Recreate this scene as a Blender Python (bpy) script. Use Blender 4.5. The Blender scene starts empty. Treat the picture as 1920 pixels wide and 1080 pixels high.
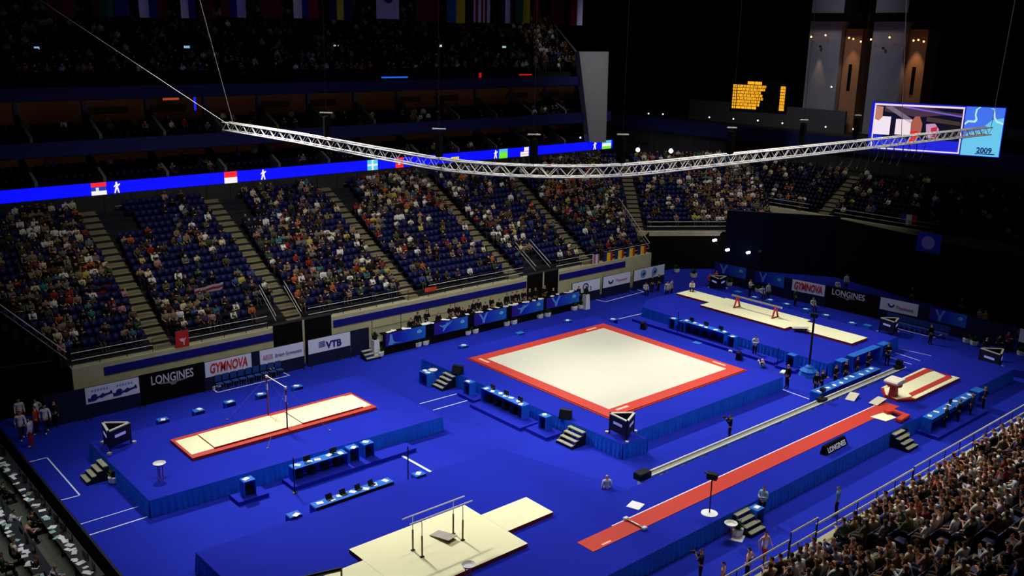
import bpy, bmesh, math, random
import numpy as np
from mathutils import Vector, Matrix
random.seed(7); rng = np.random.default_rng(7)
S = bpy.context.scene
COL = bpy.data.collections.new('arena'); S.collection.children.link(COL)
PI = math.pi

# ------------------------------------------------------------------ camera
CAM = np.array([-40.509, -37.052, 23.918]); YAW, PITCH, ROLL, FOC = 0.8538, 0.26335, 0.01908, 1774.6
_f = np.array([math.cos(PITCH)*math.cos(YAW), math.cos(PITCH)*math.sin(YAW), -math.sin(PITCH)])
_r = np.cross(_f, [0, 0, 1]); _r /= np.linalg.norm(_r); _u = np.cross(_r, _f)
RR = _r*math.cos(ROLL)+_u*math.sin(ROLL); UU = -_r*math.sin(ROLL)+_u*math.cos(ROLL)
cd = bpy.data.cameras.new('camera'); cam = bpy.data.objects.new('camera', cd); COL.objects.link(cam)
m = Matrix.Identity(4)
for i in range(3):
    m[i][0] = RR[i]; m[i][1] = UU[i]; m[i][2] = -_f[i]; m[i][3] = CAM[i]
cam.matrix_world = m
cd.sensor_width = 36; cd.lens = FOC/1920*36; cd.clip_start = .5; cd.clip_end = 400
S.camera = cam

# surveyed points: a sighting from the camera position met with a known plane
def hit(px, py, n, d):
    v = _f+RR*(px-960)/FOC-UU*(py-540)/FOC
    n = np.array(n, float); t = (d-CAM@n)/(v@n)
    return CAM+t*v
def G(px, py, z=0): return hit(px, py, (0, 0, 1), z)
def GY(px, py, y): return hit(px, py, (0, 1, 0), y)
def GX(px, py, x): return hit(px, py, (1, 0, 0), x)

# ------------------------------------------------------------------ world and lights
S.view_settings.view_transform = 'Standard'; S.view_settings.look = 'None'
S.view_settings.gamma = 1; S.view_settings.use_curve_mapping = False
S.view_settings.exposure = 0.13
w = bpy.data.worlds.new('world'); S.world = w; w.use_nodes = True
w.node_tree.nodes['Background'].inputs[0].default_value = (.55, .65, 1, 1)
w.node_tree.nodes['Background'].inputs[1].default_value = .0015
def spot(name, loc, target, power, size, blend=.8, color=(1, 1, 1), radius=.6):
    l = bpy.data.lights.new(name, 'SPOT'); l.energy = power; l.spot_size = math.radians(size); l.spot_blend = blend
    l.color = color; l.shadow_soft_size = radius
    o = bpy.data.objects.new(name, l); COL.objects.link(o); o.location = loc
    o.rotation_euler = (Vector(target)-Vector(loc)).to_track_quat('-Z', 'Y').to_euler(); return o
# the rig above the arena floor (out of frame): one cluster over each podium
for k, (x, y, tx, ty, pw, sz) in enumerate([(-17, 9, -16, 8, 29000, 62), (-2, 12, 0, 10, 22500, 62), (11, 9, 10, 6, 12000, 60), (23, 9, 24, 6, 20000, 62),
                                  (-15, -4, -15, -4, 23500, 62), (8, -5, 3, -9, 17000, 66), (21, -5, 19, -9, 17000, 62)]):
    spot('rig_spot', (x, y, 34), (tx, ty, 0), pw*.22, sz, .9, (1, .985, .95), 1.2)
    L2 = math.hypot(26-ty, 30)        # the long bar of lamps hung before the far balconies
    spot('bar_spot', (x, 26, 30), (tx, ty, 0), pw*.66*(L2/34)**2/(30/L2), 50, .9, (1, .985, .95), .9)
# house light over the seating bowl
def area(name, loc, target, power, sx, sy, spread, color=(1, 1, 1)):
    l = bpy.data.lights.new(name, 'AREA'); l.energy = power; l.shape = 'RECTANGLE'; l.size = sx; l.size_y = sy; l.color = color
    l.spread = math.radians(spread)
    o = bpy.data.objects.new(name, l); COL.objects.link(o); o.location = loc
    o.rotation_euler = (Vector(target)-Vector(loc)).to_track_quat('-Z', 'Y').to_euler(); return o
area('house_light', (2, 8, 36), (4, 29, 4), 1550, 46, 3, 58, (1, .96, .85))
area('house_light', (14, -8, 37), (4, -24, 4), 2400, 30, 3, 80, (1, .97, .9))
area('house_light', (30, 14, 37), (46, 26, 6), 700, 10, 10, 66, (1, .96, .88))

area('press_fill', (-33, 8, 24), (-31, 9, 0), 260, 3, 14, 60); area('pier_fill', (36, 28, 31), (38.5, 40, 18), 110, 3, 3, 70); area('tower_fill', (48, 24, 38), (63, 22, 20), 75, 6, 3, 50, (.85, .88, 1))  # added fill lamps, unseen, lifting the press desks, end pier and stair towers

# ------------------------------------------------------------------ materials
def lin(c):
    return tuple(((v/255)/12.92 if v/255 <= .04045 else ((v/255+.055)/1.055)**2.4) for v in c)
MATS = {}
def mat(name, rgb, rough=.7, metal=0, emit=0, var=0, scale=3.0, spec=.3, raw=False):
    if name in MATS: return MATS[name]
    m = bpy.data.materials.new(name); m.use_nodes = True; nt = m.node_tree; b = nt.nodes['Principled BSDF']
    col = tuple(rgb) if raw else lin(rgb)
    b.inputs['Base Color'].default_value = (*col, 1); b.inputs['Roughness'].default_value = rough
    b.inputs['Metallic'].default_value = metal; b.inputs['Specular IOR Level'].default_value = spec
    if emit:
        b.inputs['Emission Color'].default_value = (*col, 1); b.inputs['Emission Strength'].default_value = emit
        b.inputs['Base Color'].default_value = (0.01, 0.01, 0.01, 1)
    if var:
        n = nt.nodes.new('ShaderNodeTexNoise'); n.inputs['Scale'].default_value = scale; n.inputs['Detail'].default_value = 4
        t = nt.nodes.new('ShaderNodeTexCoord'); nt.links.new(t.outputs['Object'], n.inputs['Vector'])
        r = nt.nodes.new('ShaderNodeMapRange'); r.inputs[1].default_value = .3; r.inputs[2].default_value = .7
        r.inputs[3].default_value = 1-var; r.inputs[4].default_value = 1+var
        nt.links.new(n.outputs['Fac'], r.inputs['Value'])
        h = nt.nodes.new('ShaderNodeHueSaturation'); h.inputs['Color'].default_value = (*col, 1)
        nt.links.new(r.outputs['Result'], h.inputs['Value']); nt.links.new(h.outputs['Color'], b.inputs['Base Color'])
    MATS[name] = m; return m
def attr_mat(name, rough=.8):
    m = bpy.data.materials.new(name); m.use_nodes = True; nt = m.node_tree; b = nt.nodes['Principled BSDF']
    a = nt.nodes.new('ShaderNodeAttribute'); a.attribute_name = 'tint'; nt.links.new(a.outputs['Color'], b.inputs['Base Color'])
    b.inputs['Roughness'].default_value = rough; b.inputs['Specular IOR Level'].default_value = .2; return m
M = dict(
    carpet=mat('blue_carpet', (27, 42, 170), .95, var=.06, scale=.35, spec=.1),
    deck=mat('podium_carpet', (27, 40, 170), .95, var=.05, scale=.5, spec=.1),
    deck2=mat('podium_carpet_dark', (25, 38, 165), .95, var=.05, scale=.5, spec=.1),
    skirt=mat('teal_drape', (14, 98, 215), .7, var=.12, scale=1.2, spec=.3),
    redmat=mat('red_vinyl', (200, 60, 44), .6, var=.03, scale=.4),
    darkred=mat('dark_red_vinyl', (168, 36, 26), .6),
    white=mat('white_paint', (238, 238, 235), .6),
    fxwhite=mat('exercise_carpet', (212, 210, 190), .9, var=.02, scale=.2, spec=.1),
    beige=mat('landing_mat_fabric', (247, 244, 198), .85, var=.02, scale=.5, spec=.15),
    line=mat('white_tape', (225, 228, 245), .7),
    steel=mat('brushed_steel', (190, 190, 195), .35, .8),
    paintsteel=mat('silver_paint', (232, 230, 222), .5, 0),
    black=mat('black_cloth', (7, 7, 10), .9, spec=.1),
    blackp=mat('black_plastic', (14, 15, 17), .5),
    navy=mat('navy_board', (12, 16, 52), .7),
    navycloth=mat('navy_cloth', (7, 10, 30), .95, spec=.05),
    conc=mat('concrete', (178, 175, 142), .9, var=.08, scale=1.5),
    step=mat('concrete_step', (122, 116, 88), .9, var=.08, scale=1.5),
    darkconc=mat('dark_concrete', (48, 50, 50), .9, var=.1, scale=1),
    stripe=mat('blue_stripe_paint', (8, 10, 125), .7),
    seat=mat('blue_seat_plastic', (18, 22, 76), .55),
    tread=mat('row_floor', (26, 27, 36), .9),
    wood=mat('pale_wood', (176, 150, 110), .6, var=.1, scale=5),
    tablecloth=mat('blue_tablecloth', (26, 104, 200), .7),
    bluecloth=mat('deep_blue_cloth', (12, 40, 150), .8),
    greym=mat('grey_suede', (176, 170, 160), .85, var=.05, scale=4),
    paper=mat('paper', (240, 240, 245), .8),
    leaf=mat('plant_leaf', (30, 62, 24), .7, var=.25, scale=6),
    pot=mat('white_planter', (225, 225, 215), .5),
    rail=mat('rail_metal', (205, 203, 190), .4, .1),
    darkmetal=mat('dark_metal', (38, 38, 40), .5, .3),
    led=mat('led_blue', (4, 10, 255), emit=.95),
    lamp=mat('lamp_white', (235, 225, 255), emit=14),
    skin=mat('skin_light', (214, 160, 130), .6), skin2=mat('skin_tan', (176, 118, 84), .6), skin3=mat('skin_brown', (96, 60, 42), .6),
)
def cm(rgb, rough=.85):
    k = 'cloth_%d_%d_%d' % tuple(rgb); return mat(k, rgb, rough, spec=.15)

# ------------------------------------------------------------------ mesh helpers
class MB:
    def __init__(s): s.v = []; s.f = []
    def add(s, vs, fs):
        o = len(s.v); s.v += [tuple(map(float, v)) for v in vs]; s.f += [tuple(i+o for i in f) for f in fs]; return s
    def box(s, c, d, rz=0, tilt=0):
        x, y, z = d[0]/2, d[1]/2, d[2]/2; P = []
        for sx, sy, sz in ((-1, -1, -1), (1, -1, -1), (1, 1, -1), (-1, 1, -1), (-1, -1, 1), (1, -1, 1), (1, 1, 1), (-1, 1, 1)):
            a, b, h = sx*x, sy*y, sz*z
            if tilt: b, h = b*math.cos(tilt)-h*math.sin(tilt), b*math.sin(tilt)+h*math.cos(tilt)
            P.append((c[0]+a*math.cos(rz)-b*math.sin(rz), c[1]+a*math.sin(rz)+b*math.cos(rz), c[2]+h))
        return s.add(P, [(3, 2, 1, 0), (4, 5, 6, 7), (0, 1, 5, 4), (1, 2, 6, 5), (2, 3, 7, 6), (3, 0, 4, 7)])
    def bx(s, x0, x1, y0, y1, z0, z1): return s.box(((x0+x1)/2, (y0+y1)/2, (z0+z1)/2), (abs(x1-x0), abs(y1-y0), abs(z1-z0)))
    def tube(s, pts, r, n=6, r2=None, closed=False):
        pts = [Vector(p) for p in pts]; N = len(pts); rings = []
        for i, p in enumerate(pts):
            if closed: t = pts[(i+1) % N]-pts[i-1]
            else: t = pts[min(i+1, N-1)]-pts[max(i-1, 0)]
            t.normalize(); a = Vector((0, 0, 1)) if abs(t.z) < .9 else Vector((1, 0, 0))
            u = t.cross(a).normalized(); v = t.cross(u)
            rr = r if r2 is None else r+(r2-r)*i/(N-1)
            rings.append([p+(u*math.cos(2*PI*k/n)+v*math.sin(2*PI*k/n))*rr for k in range(n)])
        vs = [q for R in rings for q in R]; fs = []
        for i in range(N if closed else N-1):
            j = (i+1) % N
            for k in range(n): fs.append((i*n+k, i*n+(k+1) % n, j*n+(k+1) % n, j*n+k))
        if not closed: fs += [tuple(range(n)), tuple(range((N-1)*n+n-1, (N-1)*n-1, -1))]
        return s.add(vs, fs)
    def lathe(s, c, prof, n=12):
        vs = []; fs = []
        for r, z in prof: vs += [(c[0]+r*math.cos(2*PI*k/n), c[1]+r*math.sin(2*PI*k/n), c[2]+z) for k in range(n)]
        for i in range(len(prof)-1):
            for k in range(n): fs.append((i*n+k, i*n+(k+1) % n, (i+1)*n+(k+1) % n, (i+1)*n+k))
        fs += [tuple(range(n-1, -1, -1)), tuple(range((len(prof)-1)*n, len(prof)*n))]
        return s.add(vs, fs)
    def prism(s, poly, z0, z1):
        n = len(poly); vs = [(p[0], p[1], z0) for p in poly]+[(p[0], p[1], z1) for p in poly]
        a = sum(poly[i][0]*poly[(i+1) % n][1]-poly[(i+1) % n][0]*poly[i][1] for i in range(n))
        top = tuple(range(n, 2*n)); bot = tuple(range(n-1, -1, -1))
        fs = [(i, (i+1) % n, n+(i+1) % n, n+i) for i in range(n)]
        if a < 0: top = top[::-1]; bot = bot[::-1]; fs = [f[::-1] for f in fs]
        return s.add(vs, [top, bot]+fs)
    def xz(s, poly, y, t=.02):   # flat shape in the local xz plane, facing -y
        n = len(poly); vs = [(p[0], y, p[1]) for p in poly]+[(p[0], y+t, p[1]) for p in poly]
        a = sum(poly[i][0]*poly[(i+1) % n][1]-poly[(i+1) % n][0]*poly[i][1] for i in range(n))
        fr = tuple(range(n)); bk = tuple(range(2*n-1, n-1, -1)); fs = [(i, n+i, n+(i+1) % n, (i+1) % n) for i in range(n)]
        if a < 0: fr = fr[::-1]; bk = bk[::-1]; fs = [f[::-1] for f in fs]
        return s.add(vs, [fr, bk]+fs)
    def strip(s, pts, wd, z0, z1):   # flat band on the ground following pts
        for a, b in zip(pts[:-1], pts[1:]):
            a = np.array(a[:2], float); b = np.array(b[:2], float); d = b-a; L = np.linalg.norm(d); d /= L; n = np.array([-d[1], d[0]])*wd/2
            a = a-d*wd/2; b = b+d*wd/2
            s.prism([tuple(a-n), tuple(b-n), tuple(b+n), tuple(a+n)], z0, z1)
        return s
    def skirt(s, pts, z0, z1, amp=.035, wl=.32, out=1, seg=.07):   # pleated drape along a path
        row = []; acc = 0; ph = random.random()*6
        for a, b in zip(pts[:-1], pts[1:]):
            a = np.array(a[:2], float); b = np.array(b[:2], float); d = b-a; L = np.linalg.norm(d); d /= L; n = np.array([d[1], -d[0]])*out
            k = max(2, int(L/seg))
            for i in range(k+1):
                t = i/k*L; q = (acc+t)/wl*2*PI
                wob = amp*(math.sin(q+1.3*math.sin(q*.13+ph))+.5*math.sin(q*.41+ph))
                row.append((a+d*t, n, wob))
            acc += L
        vs = []; fs = []
        for p, n, wb in row:
            vs += [(*(p+n*.01), z1), (*(p+n*(.03+wb*.5+.02)), (z0+z1)/2), (*(p+n*(.05+wb+.03)), z0+.015)]
        for i in range(len(row)-1):
            for k in range(2):
                q = (3*i+k, 3*i+k+1, 3*i+k+4, 3*i+k+3); fs.append(q if out > 0 else q[::-1])
        return s.add(vs, fs)
    def build(s, name, m, parent=None, smooth=False, bevel=0):
        me = bpy.data.meshes.new(name); me.from_pydata(s.v, [], s.f); me.materials.append(m)
        if bevel:
            bm = bmesh.new(); bm.from_mesh(me); bmesh.ops.bevel(bm, geom=bm.edges[:], offset=bevel, segments=2, affect='EDGES', clamp_overlap=True); bm.to_mesh(me); bm.free()
        if smooth: me.polygons.foreach_set('use_smooth', [True]*len(me.polygons))
        o = bpy.data.objects.new(name, me); COL.objects.link(o)
        if parent is not None: o.parent = parent
        return o
def tag(o, label, cat, group=None, kind=None):
    if label: o['label'] = label
    if cat: o['category'] = cat
    if group: o['group'] = group
    if kind: o['kind'] = kind
    return o
def thing(name, label, cat, loc=(0, 0, 0), rz=0, group=None):
    o = bpy.data.objects.new(name, None); COL.objects.link(o); o.location = tuple(map(float, loc)); o.rotation_euler = (0, 0, rz); o.empty_display_size = .2
    return tag(o, label, cat, group)
def struct(name, mb, m, **k): o = mb.build(name, m, **k); o['kind'] = 'structure'; return o
def kids(o): return [c for c in COL.objects if c.parent == o]
def dup(src, ch, loc, rz=None, label=None, group=None):   # ch: list of (part, [subparts])
    r = src.copy(); COL.objects.link(r); r.location = tuple(map(float, loc))
    if rz is not None: r.rotation_euler = (0, 0, rz)
    if label: r['label'] = label
    if group: r['group'] = group
    for c, subs in ch:
        d = c.copy(); COL.objects.link(d); d.parent = r
        for sub in subs: e = sub.copy(); COL.objects.link(e); e.parent = d
    return r
def tree(o):
    allc = list(COL.objects); return [(c, [g for g in allc if g.parent == c]) for c in allc if c.parent == o]
_dg = None
def text(body, size, m, parent, loc, rot=(PI/2, 0, 0), ext=.012, name='lettering', sx=1, bold=.0, shear=0):
    cu = bpy.data.curves.new('t', 'FONT'); cu.body = body; cu.size = size; cu.extrude = ext; cu.offset = bold; cu.shear = shear; cu.resolution_u = 3
    t = bpy.data.objects.new('t', cu); COL.objects.link(t); bpy.context.view_layer.update()
    me = bpy.data.meshes.new_from_object(t.evaluated_get(bpy.context.evaluated_depsgraph_get()))
    bpy.data.objects.remove(t); me.materials.clear(); me.materials.append(m)
    o = bpy.data.objects.new(name, me); COL.objects.link(o); o.parent = parent; o.location = loc; o.rotation_euler = rot; o.scale = (sx, 1, 1)
    return o

# ------------------------------------------------------------------ floor, walls, ceiling
P = .95                                   # podium height
fl = MB().bx(-29.2, 48, -18.3, 25.5, -.2, 0); struct('floor', fl, M['carpet'])
struct('floor', MB().bx(-60, 80, -60, 75, -.5, -.21), M['darkconc'])
struct('ceiling', MB().bx(-60, 80, -60, 75, 44, 44.4), M['black'])
struct('wall_back', MB().bx(-60, 80, 62, 62.5, -.2, 44), M['black'])
struct('wall_right', MB().bx(74, 74.5, -60, 62, -.2, 44), M['black'])
struct('wall_left', MB().bx(-60.5, -60, -60, 62, -.2, 44), M['black'])
struct('wall_front', MB().bx(-60, 80, -60.5, -60, -.2, 44), M['black'])
# ------------------------------------------------------------------ podiums
def podium(label, poly, m, skirts, top=P):
    t = thing('podium', label, 'podium', (poly[0][0], poly[0][1], 0))
    o = np.array(poly[0]); q = [tuple(np.array(p)-o) for p in poly]
    MB().prism(q, .02, top).build('deck', m, t)
    for path in skirts:
        MB().skirt([tuple(np.array(p)-o) for p in path], 0, top, out=1).build('pleated_skirt', M['skirt'], t)
    return t
hbp = [(-25.9, 16.1), (-25.85, 7.1), (-7.9, 6.62), (-7.9, 16.1)]
podium('blue carpeted podium with teal skirt carrying the high bar', hbp, M['deck'], [hbp[0:2], hbp[1:3], hbp[2:4]])
fxp = [(-2.7, 16.15), (-2.15, -3.12), (-.42, -3.45), (-.35, -2.35), (15., -2.45), (15., 16.2)]
podium('large blue podium with teal skirt under the floor exercise square', fxp, M['deck'], [fxp[0:2], fxp[1:3], fxp[2:4], fxp[3:5], fxp[4:6]])
bmp = [(20.4, 15.4), (20., -2.9), (30.4, -2.9), (30.4, 16.8), (22.5, 16.8)]
podium('blue podium with teal skirt carrying the balance beam', bmp, M['deck'], [bmp[0:2], bmp[1:3], bmp[2:4]])
pbp = [(-26.05, .95), (-25.8, -12.2), (30., -12.0), (30., -7.15), (-6.2, -7.15), (-8.15, .95)]
podium('long L shaped podium carrying the parallel bars and the vault runway', pbp, M['deck2'], [pbp[0:2], pbp[1:3], pbp[2:4], pbp[3:5], pbp[4:6]])

# ------------------------------------------------------------------ floor exercise square
t = thing('exercise_floor', 'square cream exercise floor with wide red border', 'gymnastics floor', (0, 0, P))
MB().prism([(-.12, -.12), (14.12, -.12), (14.12, 14.12), (-.12, 14.12)], 0, .035).build('edge_strip', M['darkred'], t)
b = MB()
I = .93
for q in ([(0, 0), (14, 0), (14-I, I), (I, I)], [(14, 0), (14, 14), (14-I, 14-I), (14-I, I)], [(14, 14), (0, 14), (I, 14-I), (14-I, 14-I)], [(0, 14), (0, 0), (I, I), (I, 14-I)]):
    b.prism(q, .0, .085)
b.build('red_border', M['redmat'], t)
MB().prism([(I, I), (14-I, I), (14-I, 14-I), (I, 14-I)], 0, .09).build('cream_carpet', M['fxwhite'], t)
pinkl = mat('pale_logo_print', (255, 190, 170), .8)
for c, d in (((1.75, .55), (1.1, .22)), ((.5, 12.9), (.22, 1.1)), ((12.1, 13.5), (1.1, .22)), ((13.55, 1.95), (.22, 1.1))):
    MB().box((c[0], c[1], .09), (*d, .008)).build('logo_label', pinkl, t)

# ------------------------------------------------------------------ high bar and mats
def matblock(name, label, polys, z0, h, top, side, inset=.05, cat='landing mat', loc=None):
    o = polys[0][0] if loc is None else loc
    t = thing(name, label, cat, (o[0], o[1], z0))
    for poly in polys:
        q = [(p[0]-o[0], p[1]-o[1]) for p in poly]
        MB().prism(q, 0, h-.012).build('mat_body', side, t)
        c = np.mean(q, 0)
        MB().prism([tuple(np.array(p)) for p in q], h-.011, h).build('mat_top', top, t)
    return t
def rect(x0, x1, y0, y1): return [(x0, y0), (x1, y0), (x1, y1), (x0, y1)]
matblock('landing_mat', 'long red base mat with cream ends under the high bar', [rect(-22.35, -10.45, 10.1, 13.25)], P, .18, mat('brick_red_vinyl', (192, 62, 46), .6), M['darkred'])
t = matblock('landing_mat', 'cream end strip mat lying at the left end of the high bar matting', [rect(-22.2, -20.8, 10.55, 12.85)], P+.181, .012, M['beige'], M['beige'])
t = matblock('landing_mat', 'cream end strip mat lying at the right end of the high bar matting', [rect(-11.9, -10.6, 10.55, 12.85)], P+.181, .012, M['beige'], M['beige'])
matblock('landing_mat', 'thick cream landing mat left of the high bar', [rect(-20.9, -16.4, 10.5, 12.75)], P+.181, .1, M['beige'], M['darkred'])
matblock('landing_mat', 'thin cream mat directly under the high bar', [rect(-16.39, -15.42, 10.55, 12.75)], P+.181, .05, M['beige'], M['beige'])
matblock('landing_mat', 'thick cream landing mat right of the high bar', [rect(-15.4, -11.2, 10.5, 12.75)], P+.181, .1, M['beige'], M['darkred'])
t = thing('high_bar', 'horizontal bar on two dark red uprights with guy cables', 'gymnastics bar', (-16.42, 11.69, P))
dr = mat('upright_red', (110, 22, 28), .45, .2)
for sy in (1, -1):
    u = MB().tube([(0, sy*1.2, 0), (0, sy*1.2, 2.74)], .045, 8).build('upright', dr, t)
    MB().tube([(0, sy*1.2, 1.9), (0, sy*1.2, 2.3)], .056, 8).build('adjuster_sleeve', M['steel'], u)
    MB().box((0, sy*1.2, 2.76), (.12, .14, .14)).build('bar_clamp', M['paintsteel'], u)
    for sx in (1, -1):
        c = MB().tube([(0, sy*1.2, 2.7), (sx*2.0, sy*2.62, .02)], .006, 4).build('guy_cable', mat('thin_cable', (120, 110, 150), .5), t)
        MB().tube([(sx*1.55, sy*2.3, .62), (sx*1.95, sy*2.585, .08)], .015, 5).build('tensioner', M['steel'], c)
        MB().box((sx*2.0, sy*2.62, .03), (.12, .12, .04)).build('floor_anchor', mat('thin_cable', (120, 110, 150)), c)
MB().tube([(0, -1.2, 2.8), (0, 1.2, 2.8)], .026, 8).build('bar', M['paintsteel'], t)

# ------------------------------------------------------------------ parallel bars
matblock('landing_mat', 'wide cream crash mat with red sides under the parallel bars', [rect(-20.7, -14.05, -8.15, -3.42)], P, .2, M['beige'], M['darkred'])
matblock('landing_mat', 'cream mat extending right from under the parallel bars', [rect(-14.04, -11.1, -6.72, -4.72)], P, .2, M['beige'], M['darkred'])
matblock('landing_mat', 'cream mat extending left from under the parallel bars to the frame edge', [rect(-24.4, -20.71, -8.0, -4.62)], P, .2, M['beige'], M['darkred'])
t = thing('parallel_bars', 'parallel bars with pale wooden rails on four telescopic posts', 'gymnastics bars', (-17.37, -5.69, P+.2))
pale = mat('pale_bar_wood', (226, 222, 232), .5)
for sy in (1, -1):
    MB().tube([(-1.75, sy*.29, 1.8), (1.75, sy*.29, 1.8)], .035, 8).build('rail', pale, t)
    for sx in (1, -1):
        p = MB().tube([(sx*1.15, sy*.36, 0), (sx*1.15, sy*.36, 1.05)], .042, 8).build('post', mat('olive_metal', (96, 84, 44), .4, .4), t)
        MB().tube([(sx*1.15, sy*.36, 1.05), (sx*1.15, sy*.36, 1.66), (sx*1.15, sy*.3, 1.77)], .022, 6).build('inner_tube', M['steel'], p)
        MB().box((sx*1.15, sy*.36, .02), (.18, .12, .04)).build('foot_plate', M['darkmetal'], p)
def springboard(loc, rz, label, topm=None):
    t = thing('springboard', label, 'springboard', loc, rz)
    vs = []; n = 8
    for i in range(n+1):
        x = -.6+1.2*i/n; z = .05+.17*(i/n)**.8
        vs += [(x, -.3, z), (x, .3, z), (x, .3, z-.035), (x, -.3, z-.035)]
    fs = [(0, 1, 2, 3), (4*n+3, 4*n+2, 4*n+1, 4*n)]
    for i in range(n):
        for k in range(4): fs.append((4*i+k, 4*(i+1)+k, 4*(i+1)+(k+1) % 4, 4*i+(k+1) % 4))
    MB().add(vs, fs).build('top_board', topm or M['greym'], t)
    MB().box((0, 0, .02), (1.15, .5, .035)).build('base_board', M['wood'], t)
    for sx in (.2, .45):
        for sy in (-.17, .17): MB().lathe((sx, sy, .03), [(.05, 0), (.05, .12)], 8).build('spring', M['darkmetal'], t)
    return t
springboard((-16.78, -5.3, P+.2), -PI/4-.6, 'grey springboard lying on the cream mat under the parallel bars')

# ------------------------------------------------------------------ balance beam
matblock('landing_mat', 'cream central mat below the balance beam', [rect(24.5, 28.3, 3.75, 12.35)], P, .2, M['beige'], M['darkred'])
matblock('landing_mat', 'cream mat beyond the far end of the balance beam', [rect(25.85, 28.0, 12.36, 16.15)], P, .2, M['beige'], M['darkred'])
matblock('landing_mat', 'cream mat beyond the near end of the balance beam', [rect(25.3, 27.7, -1.75, 3.74)], P, .2, M['beige'], M['darkred'])
t = thing('balance_beam', 'long balance beam on two red legs above cream mats', 'balance beam', (26.5, 7.96, P))
o = MB().box((0, 0, 1.17), (.13, 5, .14)).build('beam', mat('beam_suede', (176, 160, 160), .8), t, bevel=.02)
for sy in (1, -1):
    MB().box((0, sy*2.5, 1.17), (.135, .04, .145)).build('end_cap', M['paintsteel'], t)
    l = MB().tube([(-.05, sy*1.95, 1.1), (-.42, sy*1.95, .2)], .085, 6).build('leg', M['redmat'], t)
    MB().tube([(.05, sy*1.95, 1.1), (.42, sy*1.95, .2)], .085, 6).build('leg', M['redmat'], t)
    MB().box((0, sy*1.95, .215), (1.0, .16, .03)).build('foot', mat('upright_red', (110, 22, 28)), t)
springboard((25.3, 2.8, P+.2), -1.2, 'grey springboard on the cream mat near the beam end')

# ------------------------------------------------------------------ vault
t = thing('vault_runway', 'long narrow red vault runway carpet with white edge tape', 'runway', (-12, -9.85, P))
MB().bx(0, 28.3, -.53, .53, 0, .025).build('red_carpet', M['redmat'], t)
MB().bx(2.4, 28.2, .53, .6, 0, .03).build('edge_tape', M['line'], t)
MB().bx(.75, 1.35, -.42, -.3, .026, .03).build('logo_label', pinkl, t)
t = thing('runway_sensor', 'white ended low sensor bar lying across the red runway', 'sensor bar', (-8.63, -9.9, P+.025))
MB().box((0, 0, .06), (.09, 1.1, .05)).build('bar', M['wood'], t); MB().box((0, .0, .09), (.07, .5, .012)).build('label_strip', M['paper'], t)
for sy in (1, -1): MB().box((0, sy*.6, .07), (.26, .2, .14)).build('end_block', M['line'], t, bevel=.02)
t = thing('vault_landing_mats', 'cream and red striped landing mats behind the vaulting table', 'landing mat', (17.9, -9.35, P))
oo = (17.9, -9.35)
def rel(L): return [(p[0]-oo[0], p[1]-oo[1]) for p in L]
MB().prism(rel([(17.1, -8.9), (18.2, -8.05), (24.4, -7.95), (24.4, -10.6), (17.95, -10.6), (16.9, -9.85)]), 0, .17).build('base_mat', M['darkred'], t)
MB().prism(rel([(17.15, -8.95), (18.3, -8.2), (24.3, -8.75), (23.96, -9.78), (18.5, -10.3), (16.97, -9.85)]), .171, .2).build('cream_mat', M['beige'], t)
MB().prism(rel([(18.1, -8.1), (24.3, -7.98), (24.35, -8.18), (18.3, -8.25)]), .171, .2).build('edge_mat', M['beige'], t)
MB().prism(rel([(18.4, -8.3), (24.38, -8.2), (24.38, -8.66), (19.6, -8.72)]), .171, .21).build('red_bar', M['redmat'], t)
MB().prism(rel([(18.55, -9.82), (24.0, -9.8), (24.0, -10.25), (18.2, -10.25)]), .171, .21).build('red_bar', M['redmat'], t)
MB().prism(rel([(18.0, -10.27), (24.0, -10.27), (24.3, -10.0), (24.38, -10.58), (18.0, -10.58)]), .171, .205).build('edge_mat', M['beige'], t)
t = thing('vaulting_table', 'red vaulting table with pale padded top at the runway end', 'vaulting table', (17.35, -9.35, P+.2))
vs = []; fs = []; n = 8
prof = [(-.6, .98), (-.62, 1.06), (-.5, 1.15), (0, 1.18), (.45, 1.19), (.6, 1.14), (.62, 1.02), (.55, .92), (-.5, .9)]
a = len(prof); vs = [(x, -.475, z) for x, z in prof]+[(x, .475, z) for x, z in prof]
fs = [tuple(range(a)), tuple(range(2*a-1, a-1, -1))]+[(i, a+i, a+(i+1) % a, (i+1) % a) for i in range(a)]
MB().add(vs, fs).build('padded_top', mat('vault_top', (238, 226, 205), .7), t, bevel=.02)
MB().lathe((0, 0, 0), [(.5, .72), (.52, .9)], 16).build('under_pad', M['redmat'], t)
MB().add([(-.3, -.2, 0), (.3, -.2, 0), (.3, .2, 0), (-.3, .2, 0), (-.2, -.17, .75), (.2, -.17, .75), (.2, .17, .75), (-.2, .17, .75)], [(3, 2, 1, 0), (4, 5, 6, 7), (0, 1, 5, 4), (1, 2, 6, 5), (2, 3, 7, 6), (3, 0, 4, 7)]).build('pedestal', M['redmat'], t)
springboard((15.75, -9.15, P+.03), 0, 'pale springboard standing on the red runway in front of the vaulting table', mat('sb_top', (205, 198, 175), .8))
springboard((15.2, -7.65, P), .25, 'pale spare springboard on blue carpet beside the runway', mat('sb_top', (205, 198, 175), .8))
t = thing('safety_collar', 'red U shaped padded safety collar beside the runway', 'padded collar', (14.3, -11.0, P), 0)
MB().prism([(-.65, -.85), (.75, -.75), (.8, .55), (.1, .75), (-.05, .35), (.4, .2), (.35, -.35), (-.6, -.42)], .02, .24).build('pad', M['redmat'], t, bevel=.04)
matblock('landing_mat', 'small pale yellow mat half under the red U collar', [[(13.2, -11.1), (13.1, -10.1), (14.6, -10.3), (14.3, -11.2)]], P, .05, M['beige'], M['beige'])
t = thing('floor_pad', 'white square pad on the blue podium left of the runway', 'pad', (-7.15, -8.6, P), .3)
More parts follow.
